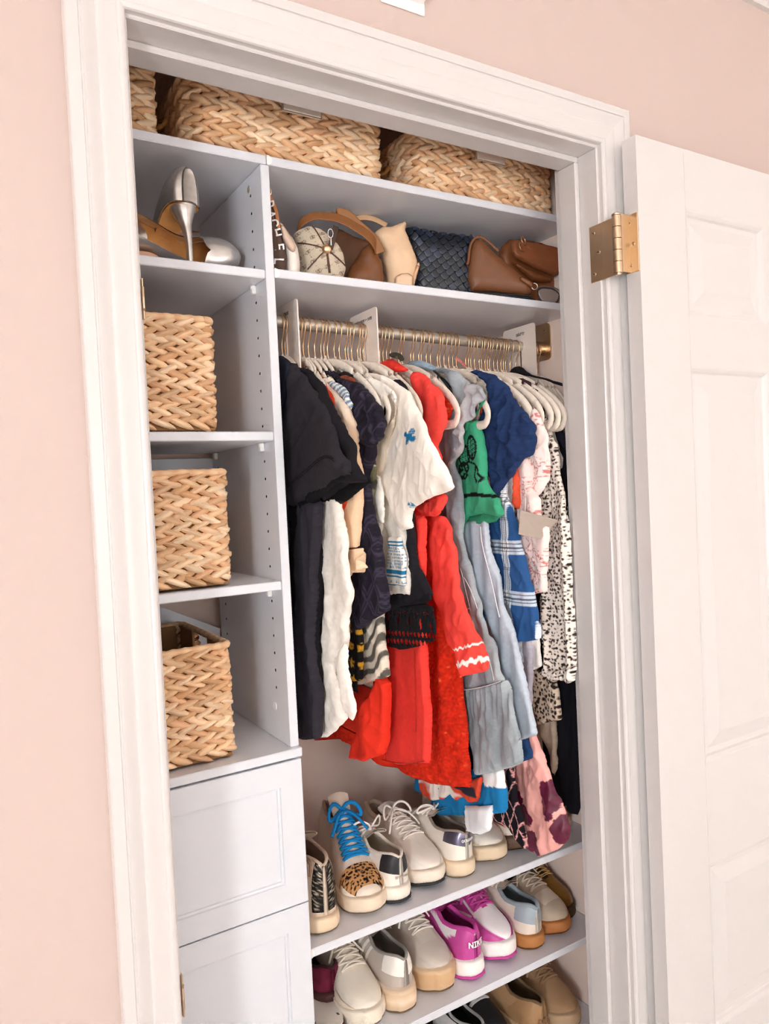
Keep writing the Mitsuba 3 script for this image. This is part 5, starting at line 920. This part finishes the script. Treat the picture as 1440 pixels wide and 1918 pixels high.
def shoe(name, label, group, S, P, ang, pal, sole_z, laces=None, extras=None, mid=None, pat=None, tilt=0., cat='sneaker', toe_first=True, bow=True, tongue_h=.018, lace_r=.0028, stripes=(), rows=6, mats='m_leather', lift=0., grain=.08):
    """P = floor point of the end nearest the room (x, y, z); ang = yaw of the toe direction from -y (toe_first) or +y; pal = colours"""
    t = thing(name, label, cat, group); d = V(math.sin(ang), -math.cos(ang), 0) if toe_first else V(-math.sin(ang), math.cos(ang), 0)
    Yd = np.cross(V(0, 0, 1), d); o = V(*P) - (d*(S.L+.003) if toe_first else -d*.003); Tm = frame4(o+V(0, 0, .0008+lift), d, Yd, V(0, 0, 1))
    def put(part, m, col, mt='m_leather', lab=None, sm=True, cv=None):
        m = trimesh.Trimesh(m.vertices.copy(), m.faces, process=False); lv = m.vertices.copy(); m.apply_transform(Tm)
        c = cv if cv is not None else np.asarray(col)*(1+grain*(meshkit.fbm(np.c_[lv*90], 3, 7)-.5)+grain*.8*(meshkit.fbm(lv*22, 2, 2)-.5))[:, None]
        return add(t+'__'+part, m, mt, lab, smooth=sm, color=np.clip(c, 0, 1))
    up, st, ph, sd = S.upper(); rough = 1+grain*(meshkit.fbm(up.vertices*80, 3, 5)-.5)+grain*(meshkit.fbm(up.vertices*18, 2, 9)-.5)
    base = np.tile(pal['upper'], (len(st), 1)) if pat is None else pat(st, ph, sd, up.vertices)
    put('upper', up, None, mats, cv=base*rough[:, None])
    ln, *_ = S.upper(off=-.0028, flip=True); put('lining', ln, pal.get('lining', pal['upper']*.8), 'm_cloth')
    put('collar', tube(S.rimline(-.0012), .0034*pal.get('pad', 1), 8), pal.get('collar', pal.get('lining', pal['upper'])), 'm_cloth')
    # insole
    o_ = np.linspace(.02, .6, 14); ins = np.vstack([np.c_[o_*S.L, S.w(o_)*.86, o_*0+S.z0+.006], np.c_[o_*S.L, -S.w(o_)*.86, o_*0+S.z0+.006]]); put('insole', trimesh.Trimesh(ins, np.vstack([[[i, i+1, 14+i+1], [i, 14+i+1, 14+i]] for i in range(13)]), process=False), pal.get('insole', pal.get('lining', pal['upper'])*.8), 'm_cloth')
    so, tt = S.sole(.003 if mid is not None else 0., S.z0+sole_z, **({'grow': pal.get('grow', .003)}))
    sc = np.tile(pal['sole'], (len(tt), 1))
    for a, b, c in stripes: sc[(tt >= a) & (tt <= b)] = c
    put('sole', so, None, 'm_rubber', cv=sc*(1+.10*(meshkit.fbm(so.vertices*50, 3, 3)-.5))[:, None])
    if mid is not None: lo, _ = S.sole(0, .0075, grow=pal.get('grow', .003)+.0006); put('outsole', lo, mid, 'm_rubber', 'outsole of another colour')
    # tongue
    if tongue_h is not None:
        ts = np.linspace(.33, .72, 14); pts = S.surf(ts, 90, 1, .0016); pts[:, 2] += np.clip((.45-ts)/.12, 0, 1)**1.3*tongue_h; pts[:, 0] -= np.clip((.45-ts)/.12, 0, 1)*.006; wv = np.interp(ts, [.33, .43, .72], [.023, .019, .012])
        v = np.vstack([[p+V(0, y*wv[i], -.30*abs(y)**2*wv[i]) for y in np.linspace(-1, 1, 7)] for i, p in enumerate(pts)]); v2 = v-V(0, 0, .005); f = grid_faces(14, 7); m = trimesh.Trimesh(np.vstack([v, v2]), np.vstack([f, f[:, ::-1]+len(v), [[0, 7*14, 1]]]), process=False); put('tongue', m, pal.get('tongue', pal['upper']), pal.get('tmat', 'm_leather'))
    if laces is not None:
        ls = np.linspace(.42, .70, rows); hw = np.linspace(62, 66, rows)
        def hop(s0, s1, sgn): # lace crossing over the tongue from one side to the other
            q = np.linspace(-1, 1, 11); ss = s0+(s1-s0)*(q+1)/2; p_ = 90-abs(q)*28; pt = np.array([S.surf(a_, b_, sgn*np.sign(c_) if c_ else 1, .0040+.0014*(1-abs(c_))) for a_, b_, c_ in zip(ss, p_, q)]); return pt
        for i in range(rows-1): put('lace', tube(hop(ls[i], ls[i+1], 1), lace_r, 7, .62), laces, 'm_cloth'); put('lace', tube(hop(ls[i], ls[i+1], -1), lace_r, 7, .62), laces, 'm_cloth')
        put('lace', tube(hop(ls[-1], ls[-1], 1), lace_r, 7, .62), laces, 'm_cloth')
        if bow:
            k0 = S.surf(.415, 90, 1, .010); rg = np.random.default_rng(abs(hash(name+str(len(label)))) % 1000 if 0 else len(label)*7)
            for sg in (1, -1):
                h = .010*rg.random(); put('lace_loop', tube(spline([k0, k0+V(-.004, sg*.014, .012+h), k0+V(.008, sg*.030, .010+h), k0+V(.018, sg*.034, -.006), k0+V(.012, sg*.022, -.004), k0+V(.001, sg*.004, .003)], 26), lace_r, 7, .7), laces, 'm_cloth')
                put('lace_end', tube(spline([k0, k0+V(.012, sg*.010, .004), k0+V(.034, sg*.030, -.010-h), k0+V(.042, sg*.040, -.028)], 18), lace_r*.9, 7, .7), laces, 'm_cloth')
            put('knot', trimesh.creation.icosphere(2, .0048).apply_transform(trimesh.transformations.translation_matrix(k0)), laces, 'm_cloth')
    if extras: extras(S, put, Tm, t)
    return t
WH, CR, OFF = H('ddd6cb'), H('cdbfae'), H('e6e0d8')
std = lambda **k: Shoe(**k)
SG = 'sneakers on the upper shoe shelf'; MG = 'sneakers on the middle shoe shelf'; LG = 'shoes on the lowest shoe shelf'
def toecap(c, a=.80, mt='m_leather'): return lambda S, put, Tm, t: put('toe_cap', S.patch(a, 1., 0, 90, .0012, ns=12), c, mt)
def foxing(S, put, c, a0=.0, a1=.24, h=38, mt='m_leather', nm='heel_counter'): put(nm, S.patch(a0, a1, 0, lambda s: h*(1-sstep(a0+(a1-a0)*.45, a1, s)*.65), .0010), c, mt)
def heel_tab(S, put, c, s1=.10, lo=40, mt='m_leather', lab=None, hi=90):
    put('heel_tab', S.patch(0., s1, lo, hi, .0016, ns=10), c, mt, lab)
def text_on_heel(S, Tm, t, word, z, hgt, col, x=-.0052, k=1., lab=None):
    tm = meshkit.text_mesh(word, hgt, .0012, bold=True); b = tm.bounds; v = tm.vertices-V((b[0][0]+b[1][0])/2, 0, 0); sx = k
    u = v[:, 0]*sx; r = .030; th = u/r; X = x+r*(1-np.cos(th))-v[:, 2]; m = trimesh.Trimesh(np.c_[X, -r*np.sin(th), v[:, 1]+z], tm.faces, process=False); m.apply_transform(Tm); add(t+'__lettering', m, col, lab or 'small lettering '+word)
# high-top geometry
HT = dict(H=[.105, .112, .116, .118, .118, .112, .085, .060, .045, .036, .028, .021, .012], rim=([0, .05, .15, .25, .33, .40, .46, .50, 1.], [72, 70, 64, 58, 58, 64, 75, 90, 90]), w=[.004, .019, .028, .033, .034, .034, .0375, .0425, .0425, .0365, .0255, .0135, .002])
zS, zM, zL = .5406, .318, .095
def ex_glitter(S, put, Tm, t):
    m = S.patch(0., .035, 5, 90, .0014, ns=6, npk=60); m2 = trimesh.Trimesh(m.vertices, m.faces, process=False)
    n = meshkit.noise(m.vertices*1500, 3); put('glitter_stripe', m, None, 'm_foil', 'dark glitter stripe up the heel', cv=mixc(H('2a2724'), H('cfc6b4'), sstep(.62, .8, n)))
    foxing(S, put, H('d8cab8'), .05, .3, 55)
    put('pull_loop', tube(spline(S.surf(np.array([.05, .1, .16, .2]), np.array([40, 60, 50, 25]), 1, .003), 16), .002, 6), H('8a6a50'))
shoe('high_top_sneaker', 'beige high-top with a dark glitter heel stripe, leftmost on the upper shoe shelf', SG, std(**HT), (.556, .024, zS), -.05, dict(upper=H('c9b7a3'), lining=H('b39f8c'), sole=H('d9c3a6')), .004, laces=H('2f7fb0'), extras=ex_glitter, toe_first=False, bow=False, cat='sneaker')
def ex_leo(S, put, Tm, t):
    m = S.patch(.76, .955, 8, 90, .0014, ns=60, npk=40); sp = spots(H('b98a5a'), H('1f1512'), .0075, .40, 8, .5); put('toe_patch', m, None, 'm_cloth', 'leopard print toe patch', cv=sp(m.vertices[:, 0], m.vertices[:, 1]))
    put('toe_bumper', S.patch(.80, 1., 0, 22, .0022, ns=12), H('e6dccd'), 'm_rubber')
    for sd in (1, -1): put('side_panel', S.patch(.12, .50, 0, lambda s: 70-70*np.clip((s-.3)/.3, 0, 1), .001, sides=(sd,)), H('cdbfae'))
BL = H('1a78b4')
shoe('high_top_sneaker', 'high-top with bright blue laces and a leopard print toe', SG, std(**HT), (.652, .022, zS), -.16, dict(upper=H('d3c7b8'), lining=H('b09d89'), tongue=H('c9bcab'), sole=H('dccbb4')), .005, laces=BL, lace_r=.0042, rows=8, extras=ex_leo, tongue_h=.034)
def ex_c(S, put, Tm, t): heel_tab(S, put, H('1d1c20'), .12, 22, lab='black heel tab'); foxing(S, put, H('e0dad0'), .0, .26, 34); text_on_heel(S, Tm, t, 'RETRO 1984', .052, .0042, 'm_nickel', k=.9)
shoe('sneaker', 'white low sneaker with a black heel tab and black outsole', SG, std(), (.728, .030, zS), .05, dict(upper=WH, lining=H('cfc7bb'), sole=H('e4dccf')), .006, laces=OFF, mid=H('2a2a2c'), extras=ex_c, toe_first=False)
def ex_d(S, put, Tm, t): put('toe_overlay', S.patch(.78, 1., 0, 42, .0012, ns=14), H('d6cfc5')); put('side_star', S.patch(.44, .52, 40, 58, .0012, sides=(1,), ns=5, npk=4), H('1d1c20')); foxing(S, put, H('d4ccc1'), 0, .25, 40)
shoe('sneaker', 'white low sneaker with black outsole, toe towards the room', SG, std(), (.816, .034, zS), .03, dict(upper=WH, lining=H('bfae9c'), collar=H('c2b09c'), pad=1.7, sole=H('e0d5c5')), .006, laces=OFF, mid=H('2c2b2b'), extras=ex_d)
def ex_e(S, put, Tm, t): heel_tab(S, put, H('6f6c80'), .16, 30, 'm_foil', 'metallic violet heel tab'); foxing(S, put, H('e4ddd2'), 0, .3, 36); text_on_heel(S, Tm, t, 'GOLDEN', .078, .0055, 'm_plastic')
shoe('sneaker', 'white low sneaker with a metallic violet heel tab and cream sole', SG, std(), (.894, .030, zS), .05, dict(upper=H('e0dad0'), lining=H('8f8378'), sole=H('dcc8ac')), .008, laces=OFF, extras=ex_e, toe_first=False)
def ex_f(S, put, Tm, t): put('toe_bumper', S.patch(.74, 1., 0, 16, .0024, ns=14), H('dccbb2'), 'm_rubber')
shoe('sneaker', 'white sneaker with a cream sole, its toe under the pale blue hem', SG, std(), (.985, .036, zS), .03, dict(upper=WH, lining=H('b09d89'), sole=H('d8c3a6'), grow=.005), .006, laces=OFF, extras=ex_f)
shoe('sneaker', 'white sneaker with a brown sole behind the pink skirt', SG, std(), (1.066, .040, zS), .03, dict(upper=H('d4c9bc'), lining=H('6a5a50'), sole=H('5a4436')), .004, laces=H('2a2522'), extras=lambda S, put, Tm, t: [put('side_stripe', S.patch(.40, .56, 20, 60, .0012, ns=6, sides=(q_,)), H('26221f')) for q_ in (1, -1)])
shoe('sneaker', 'tan suede shoe at the far right of the upper shoe shelf', SG, std(), (1.2, .05, zS), .05, dict(upper=H('a58a72'), lining=H('7d6858'), sole=H('b59a80')), .004, laces=H('9a8068'), cat='shoe')
# middle shelf
def ex_j(S, put, Tm, t): put('toe_bumper', S.patch(.70, 1., 0, 20, .0022, ns=14), H('ded0bc'), 'm_rubber'); put('side_panel', S.patch(.10, .62, 6, lambda s: 40+0*s, .001), H('d8cdbd'))
shoe('sneaker', 'cream sneaker with crossed flat laces, leftmost whole shoe on the middle shelf', MG, std(), (.645, .026, zM), -.05, dict(upper=H('d9cfc0'), lining=H('b9a793'), sole=H('e2d6c4'), grow=.004), .006, laces=H('ddd3c4'), lace_r=.0030, extras=ex_j)
def ex_k(S, put, Tm, t):
    heel_tab(S, put, H('e6e1d9'), .15, 22, lab='white heel tab'); 
    for i in range(3): [put('side_stripe', S.patch(lambda P, i=i: .28+.07*i+.10*(1-P), lambda P, i=i: .31+.07*i+.10*(1-P), 4, 62, .0014, ns=4, sides=(q_,)), H('e3ddd4')) for q_ in (1, -1)]
PLAT = dict(z0=.042)
shoe('platform_sneaker', 'grey-beige platform sneaker with three white side stripes and white heel tab', MG, std(**PLAT), (.728, .030, zM), .05, dict(upper=H('b5aaa0'), lining=H('8d8882'), insole=H('77787c'), sole=H('e0c9b0'), grow=.005), .006, laces=H('ddd5c8'), extras=ex_k, toe_first=False, stripes=((.2, .3, H('cdb293')), (.7, .8, H('cdb293'))))
def ex_l(S, put, Tm, t): put('toe_overlay', S.patch(.76, 1., 0, 36, .0012, ns=14), H('bdb3a8')); put('mudguard', S.patch(.60, .80, 70, 90, .0012, ns=8), H('c2b8ad')); 
shoe('platform_sneaker', 'grey-beige platform sneaker with ribbed cream sole, toe towards the room', MG, std(**PLAT), (.822, .028, zM), .0, dict(upper=H('bcb2a7'), lining=H('8d8882'), sole=H('e0c5a5'), grow=.005), .006, laces=H('e0d9cd'), extras=ex_l, stripes=((.2, .3, H('c7a37c')), (.5, .5, H('c7a37c')), (.75, .8, H('c7a37c'))))
PK, PW_ = H('b8448f'), H('e9e3e4')
def pinkpat(s, ph, sd, v): return mixc(PW_, PK, np.maximum.reduce([(ph < 24+30*sstep(.25, 0, s))*(s < .30), (s > .72)*(ph < 50), (ph > 66)*(s < .40), (ph > 58)*(ph < 76)*(s > .38)*(s < .68)])*1.)
def ex_m(S, put, Tm, t):
    heel_tab(S, put, PK, .12, 34, lab='pink heel tab'); foxing(S, put, PK, 0, .30, 22); [put('side_swoosh', S.patch(lambda P: .16+.30*P, lambda P: .30+.34*P, 14, 52, .0016, ns=4, sides=(q_,)), PK) for q_ in (1, -1)]; text_on_heel(S, Tm, t, 'NIKE', .070, .0125, 'm_plastic', k=.98)
PS = dict(z0=.036)
shoe('sneaker', 'magenta and white sneaker, heel towards the room', MG, std(**PS), (.905, .030, zM), .06, dict(upper=PW_, lining=H('a53a80'), insole=H('5a4048'), collar=PK, pad=1.4, tongue=PK, sole=H('ece6e2'), grow=.004), .004, laces=PK, mid=PK, extras=ex_m, toe_first=False, pat=pinkpat, lace_r=.0032)
def ex_n(S, put, Tm, t): put('toe_guard', S.patch(.70, 1., 0, lambda s: 46-10*sstep(.8, 1, s), .0016, ns=16), PK, lab='magenta toe guard'); [put('eyestay', S.patch(.40, .70, 56, 80, .0016, ns=10, sides=(q_,)), PK) for q_ in (1, -1)]; [put('side_swoosh', S.patch(lambda P: .30+.26*P, lambda P: .44+.28*P, 14, 48, .0016, ns=4, sides=(q_,)), PK) for q_ in (1, -1)]
shoe('sneaker', 'magenta and white sneaker, toe towards the room', MG, std(**PS), (.999, .034, zM), .05, dict(upper=PW_, lining=H('a53a80'), collar=PK, pad=1.4, tongue=PK, sole=H('ece6e2'), grow=.004), .004, laces=PK, mid=PK, extras=ex_n, pat=pinkpat, lace_r=.0036, tongue_h=.026)
def ex_o(S, put, Tm, t): heel_tab(S, put, H('97a3ab'), .16, 20, lab='blue-grey heel tab'); put('seam', tube(S.surf(0.001, np.linspace(4, 36, 8), 1, .002), .0007, 5), H('b5a692'))
shoe('sneaker', 'cream sneaker with a blue-grey heel tab and gum sole', MG, std(), (1.082, .030, zM), .06, dict(upper=H('d8cdc0'), lining=H('7f8a92'), insole=H('3f4042'), collar=H('8b969d'), pad=1.5, sole=H('a8703f')), .004, laces=H('d9cebf'), extras=ex_o, toe_first=False)
def ex_p(S, put, Tm, t): put('toe_overlay', S.patch(.74, .86, 60, 90, .0012, ns=8), H('cdbfad'))
shoe('sneaker', 'taupe suede sneaker with gum sole, toe towards the room', MG, std(), (1.166, .030, zM), .08, dict(upper=H('b3a391'), lining=H('8b7a69'), sole=H('a56a3a')), .002, laces=H('cfc2b1'), extras=ex_p, mats='m_cloth')
GO = H('7a5a26')
for (x, y, dz, lab) in ((1.214, .105, .0, 'bronze metallic shoe with thin golden laces behind the taupe sneaker'),):
    shoe('lace_up_shoe', lab, MG, Shoe(L=.24), (x, .062, zM), .12, dict(upper=GO, lining=H('241a10'), sole=H('3a2a18'), tongue=H('1c1510')), .0, laces=H('c9a76a'), lace_r=.0013, rows=9, cat='shoe', mats='m_foil', grain=.5)
shoe('lace_up_shoe', 'dark shoe wound with thin golden laces, on top behind the bronze one', MG, Shoe(L=.235), (1.17, .140, zM), .10, dict(upper=H('20170f'), lining=H('241a10'), sole=H('3a2a18'), tongue=H('1c1510')), .0, laces=H('c9a76a'), lace_r=.0013, rows=9, cat='shoe', lift=.048, grain=.5)
# slide sandal with a lettered insole and maroon flat
t = thing('slide_sandal', 'beige sandal with lettered white insole at the left end of the middle shelf', 'sandal', MG)
SS = Shoe(L=.255); so, tt = SS.sole(0, .022, grow=.002); Tm = frame4(V(.566, .040, zM+.001), V(.05, .999, 0), V(-.999, .05, 0), V(0, 0, 1))
so.apply_transform(Tm); add(t+'__sole', so, 'm_rubber', smooth=35, color=np.tile(H('3a2422'), (len(so.vertices), 1)))
pad, tt = SS.sole(.022, .026, grow=.001, bulge=0); pad.apply_transform(Tm); add(t+'__insole', pad, 'm_leather', 'white insole', smooth=35, color=np.tile(H('e2dacf'), (len(pad.vertices), 1)))
for wd, hh, yy in (('KURT GEIGER', .0062, .030), ('LONDON', .0036, .020)):
    tm = meshkit.text_mesh(wd, hh, .0006, bold=True); b = tm.bounds; tm.apply_translation((-(b[0][0]+b[1][0])/2, 0, 0)); v = tm.vertices*V(.92, 1, 1); m = trimesh.Trimesh(np.c_[yy+v[:, 1]*1.2, -v[:, 0], .0262+v[:, 2]], tm.faces, process=False); m.apply_transform(Tm); add(t+'__lettering', m, 'm_dark', 'dark lettering '+wd)
for s0, w_, hh in ((.13, .016, .050), (.19, .013, .040)):
    pts = [Tm[:3, :3] @ V(s0+.01*abs(q), .040*q, .018+hh*math.sqrt(max(0, 1-q*q)))+Tm[:3, 3] for q in np.linspace(-1, 1, 15)]; strap(t+'__strap', pts, w_, .0022, H('d9cdbd'), n=40, wdir=(.05, 1, 0), label='beige strap')
shoe('flat_shoe', 'maroon glittery flat shoe behind the cream sneaker', MG, Shoe(L=.225, H=[.05, .054, .055, .05, .042, .04, .04, .038, .034, .03, .024, .018, .01]), (.607, .115, zM), .0, dict(upper=H('6a2438'), lining=H('3a1a22'), sole=H('4a2a2a')), .0, tongue_h=None, cat='shoe', lift=.012, toe_first=False, mats='m_cloth', grain=.9)
# lowest shelf
BK = H('17171a')
shoe('knit_sneaker', 'grey and white knit sneaker at the left of the lowest shelf', LG, std(), (.815, .06, zL), .0, dict(upper=H('8d8c8c'), lining=H('4a4a4c'), sole=H('d5d0ca')), .006, laces=H('dedad3'), lace_r=.0032)
def ex_bk(S, put, Tm, t): put('side_panel', S.patch(.1, .5, 10, 46, .0012), H('c9c7c5')); put('heel_loop', tube(spline([(.004, -.006, .095), (-.010, -.004, .10), (-.012, .004, .085), (.0, .006, .08)], 16), .003, 6), H('c22f33'), 'm_cloth', 'small red heel loop')
shoe('running_shoe', 'black running shoe with grey edging and a red heel loop on the lowest shelf', LG, std(), (.925, .045, zL), .05, dict(upper=BK, lining=H('26262a'), collar=H('a8a6a5'), sole=H('d8d4cf')), .006, laces=H('2a2a2d'), extras=ex_bk, toe_first=False)
shoe('running_shoe', 'black shoe with glittering silver laces on the lowest shelf', LG, std(), (.990, .055, zL), .05, dict(upper=BK, lining=H('26262a'), sole=H('2a2a2d')), .004, laces=H('b9b9bb'), lace_r=.0042, rows=7, tongue_h=.03)
TA = H('a5825f')
def ex_nb(S, put, Tm, t): text_on_heel(S, Tm, t, 'NB', .047, .015, 'm_nb', k=1.1); foxing(S, put, H('9c7854'), 0, .3, 60)
mat('m_nb', hexc('7d5c3e'), .8)
shoe('suede_sneaker', 'tan suede sneaker lettered NB, heel towards the room', LG, std(), (1.085, .030, zL), .05, dict(upper=TA, lining=H('6b563f'), insole=H('4a3c2c'), sole=H('b39472')), .006, laces=H('8a6c4c'), extras=ex_nb, toe_first=False, mats='m_cloth')
shoe('suede_sneaker', 'tan suede lace-up, toe towards the room, rightmost on the lowest shelf', LG, std(), (1.175, .020, zL), .05, dict(upper=H('a08163'), lining=H('6b563f'), sole=H('b09577')), .008, laces=H('97785a'), lace_r=.0034, mats='m_cloth')
# ---------------------------------------------------------------- pumps and flats in the top cubby
FZ = zA+.0008
class Pump(Shoe):
    def sole_z(self, s): return np.interp(s, [0, .10, .2, .32, .45, .58, .66, .8, 1.], [.098, .098, .090, .066, .036, .012, .005, .003, .007])
    def surf(self, s, phi, side, off=0.):
        p = super().surf(s, phi, side, off); p[..., 2] += self.sole_z(np.broadcast_arrays(np.asarray(s, float), phi)[0]); return p
def pump(label, Tm):
    S = Pump(L=.205, z0=.002, w=[.013, .021, .0275, .0295, .0265, .023, .026, .035, .034, .026, .016, .008, .0015], H=[.058, .062, .062, .058, .050, .042, .040, .042, .040, .034, .026, .018, .010], rim=([0, .05, .15, .3, .45, .6, .68, .72, 1.], [82, 78, 64, 50, 44, 44, 60, 90, 90]))
    t = thing('pump_shoe', label, 'high heel', 'silver pumps in the top cubby')
    def put(part, m, mt, col, lab=None):
        m = trimesh.Trimesh(m.vertices.copy(), m.faces, process=False); n = meshkit.fbm(m.vertices*160, 3, 3); m.apply_transform(Tm); add(t+'__'+part, m, mt, lab, smooth=True, color=np.clip(np.asarray(col)*(1+.35*(n-.5))[:, None], 0, 1))
    u, *_ = S.upper(); u.vertices += .0006*(meshkit.fbm(u.vertices*420, 2, 5)-.5)[:, None]*V(1, 1, 1); put('upper', u, 'm_foil', H('c9c4c0'))
    l, *_ = S.upper(off=-.0016, flip=True); put('lining', l, 'm_leather', H('c9a57c'))
    th = np.linspace(0.004, .99, 30); w = S.w(th)*.93; zz = S.sole_z(th); b = np.vstack([[(a*S.L, y*ww, z_+.0015) for y in np.linspace(-1, 1, 5)] for a, ww, z_ in zip(th, w, zz)]); c = b-V(0, 0, .0035); f = grid_faces(30, 5)
    put('sole', trimesh.Trimesh(np.vstack([b, c]), np.vstack([f, f[:, ::-1]+len(b)]), process=False), 'm_leather', H('b98248'), 'tan leather sole')
    hp = spline([(.022, 0, .099), (.020, 0, .085), (.013, 0, .055), (.010, 0, .025), (.010, 0, .0)], 20); put('heel', tube(hp, np.interp(np.linspace(0, 1, 20), [0, .12, .35, .6, 1], [.0255, .019, .009, .0060, .0050]), 14), 'm_foil', H('c9c4c0'), 'slim stiletto heel')
    return t
pump('silver crinkled pump standing upright with tan sole showing', frame4(V(.3665, .014, FZ), V(-.38, .925, 0), V(-.925, -.38, 0), V(0, 0, 1)))
lay = np.eye(4); X3 = V(.93, -.30, .02); X3 /= np.linalg.norm(X3); Z3 = V(-.28, -.92, .10); Z3 -= X3*(Z3@X3); Z3 /= np.linalg.norm(Z3)
pump('silver pump lying on its side behind the upright one', frame4(V(.285, .155, FZ+.0345), X3, np.cross(Z3, X3), Z3))
t = thing('sandal', 'beige strappy sandal at the left of the top cubby', 'sandal')
SA = Shoe(L=.24); Tm = frame4(V(.300, .035, FZ), V(-.45, .893, 0), V(-.893, -.45, 0), V(0, 0, 1)); so, _ = SA.sole(0, .013, grow=.001); so.apply_transform(Tm); add(t+'__sole', so, 'm_leather', smooth=35, color=np.tile(H('c99d80'), (len(so.vertices), 1)))
for s0, w_, hh, c_ in ((.035, .004, .045, 'd9b9a4'), (.15, .016, .052, 'd8cfc7'), (.19, .010, .036, 'd8cfc7')):
    pts = [Tm[:3, :3] @ V(s0+.012*abs(q), .036*q, .010+hh*math.sqrt(max(0, 1-q*q)))+Tm[:3, 3] for q in np.linspace(-1, 1, 15)]; strap(t+'__strap', pts, w_, .0018, H(c_), n=36, wdir=tuple(Tm[:3, 0]))
t = thing('wedge_shoe', 'tan leather shoe lying behind the silver pump', 'shoe')
TW = frame4(V(.375, .125, FZ+.004), V(.66, .74, -.15)/np.linalg.norm([.66, .74, -.15]), *(lambda x, z: (np.cross(z, x), z))(V(.66, .74, -.15)/np.linalg.norm([.66, .74, -.15]), V(.1, .13, .98)/np.linalg.norm([.1, .13, .98])))
SWg = Shoe(L=.14, H=[.052, .056, .055, .05, .045, .042, .04, .036, .03, .024, .018, .014, .01], z0=.01); u, *_ = SWg.upper(); u.apply_transform(TW); u.vertices[:, 2] = np.maximum(u.vertices[:, 2], FZ); add(t+'__upper', u, 'm_leather', smooth=True, color=np.tile(H('9c6a34'), (len(u.vertices), 1)))
l, *_ = SWg.upper(off=-.002, flip=True); l.apply_transform(TW); l.vertices[:, 2] = np.maximum(l.vertices[:, 2], FZ); add(t+'__lining', l, 'm_leather', smooth=True, color=np.tile(H('7d5526'), (len(l.vertices), 1)))
so, _ = SWg.sole(0, .01); so.apply_transform(TW); so.vertices[:, 2] = np.maximum(so.vertices[:, 2], FZ); add(t+'__sole', so, 'm_leather', smooth=35, color=np.tile(H('80562a'), (len(so.vertices), 1)))
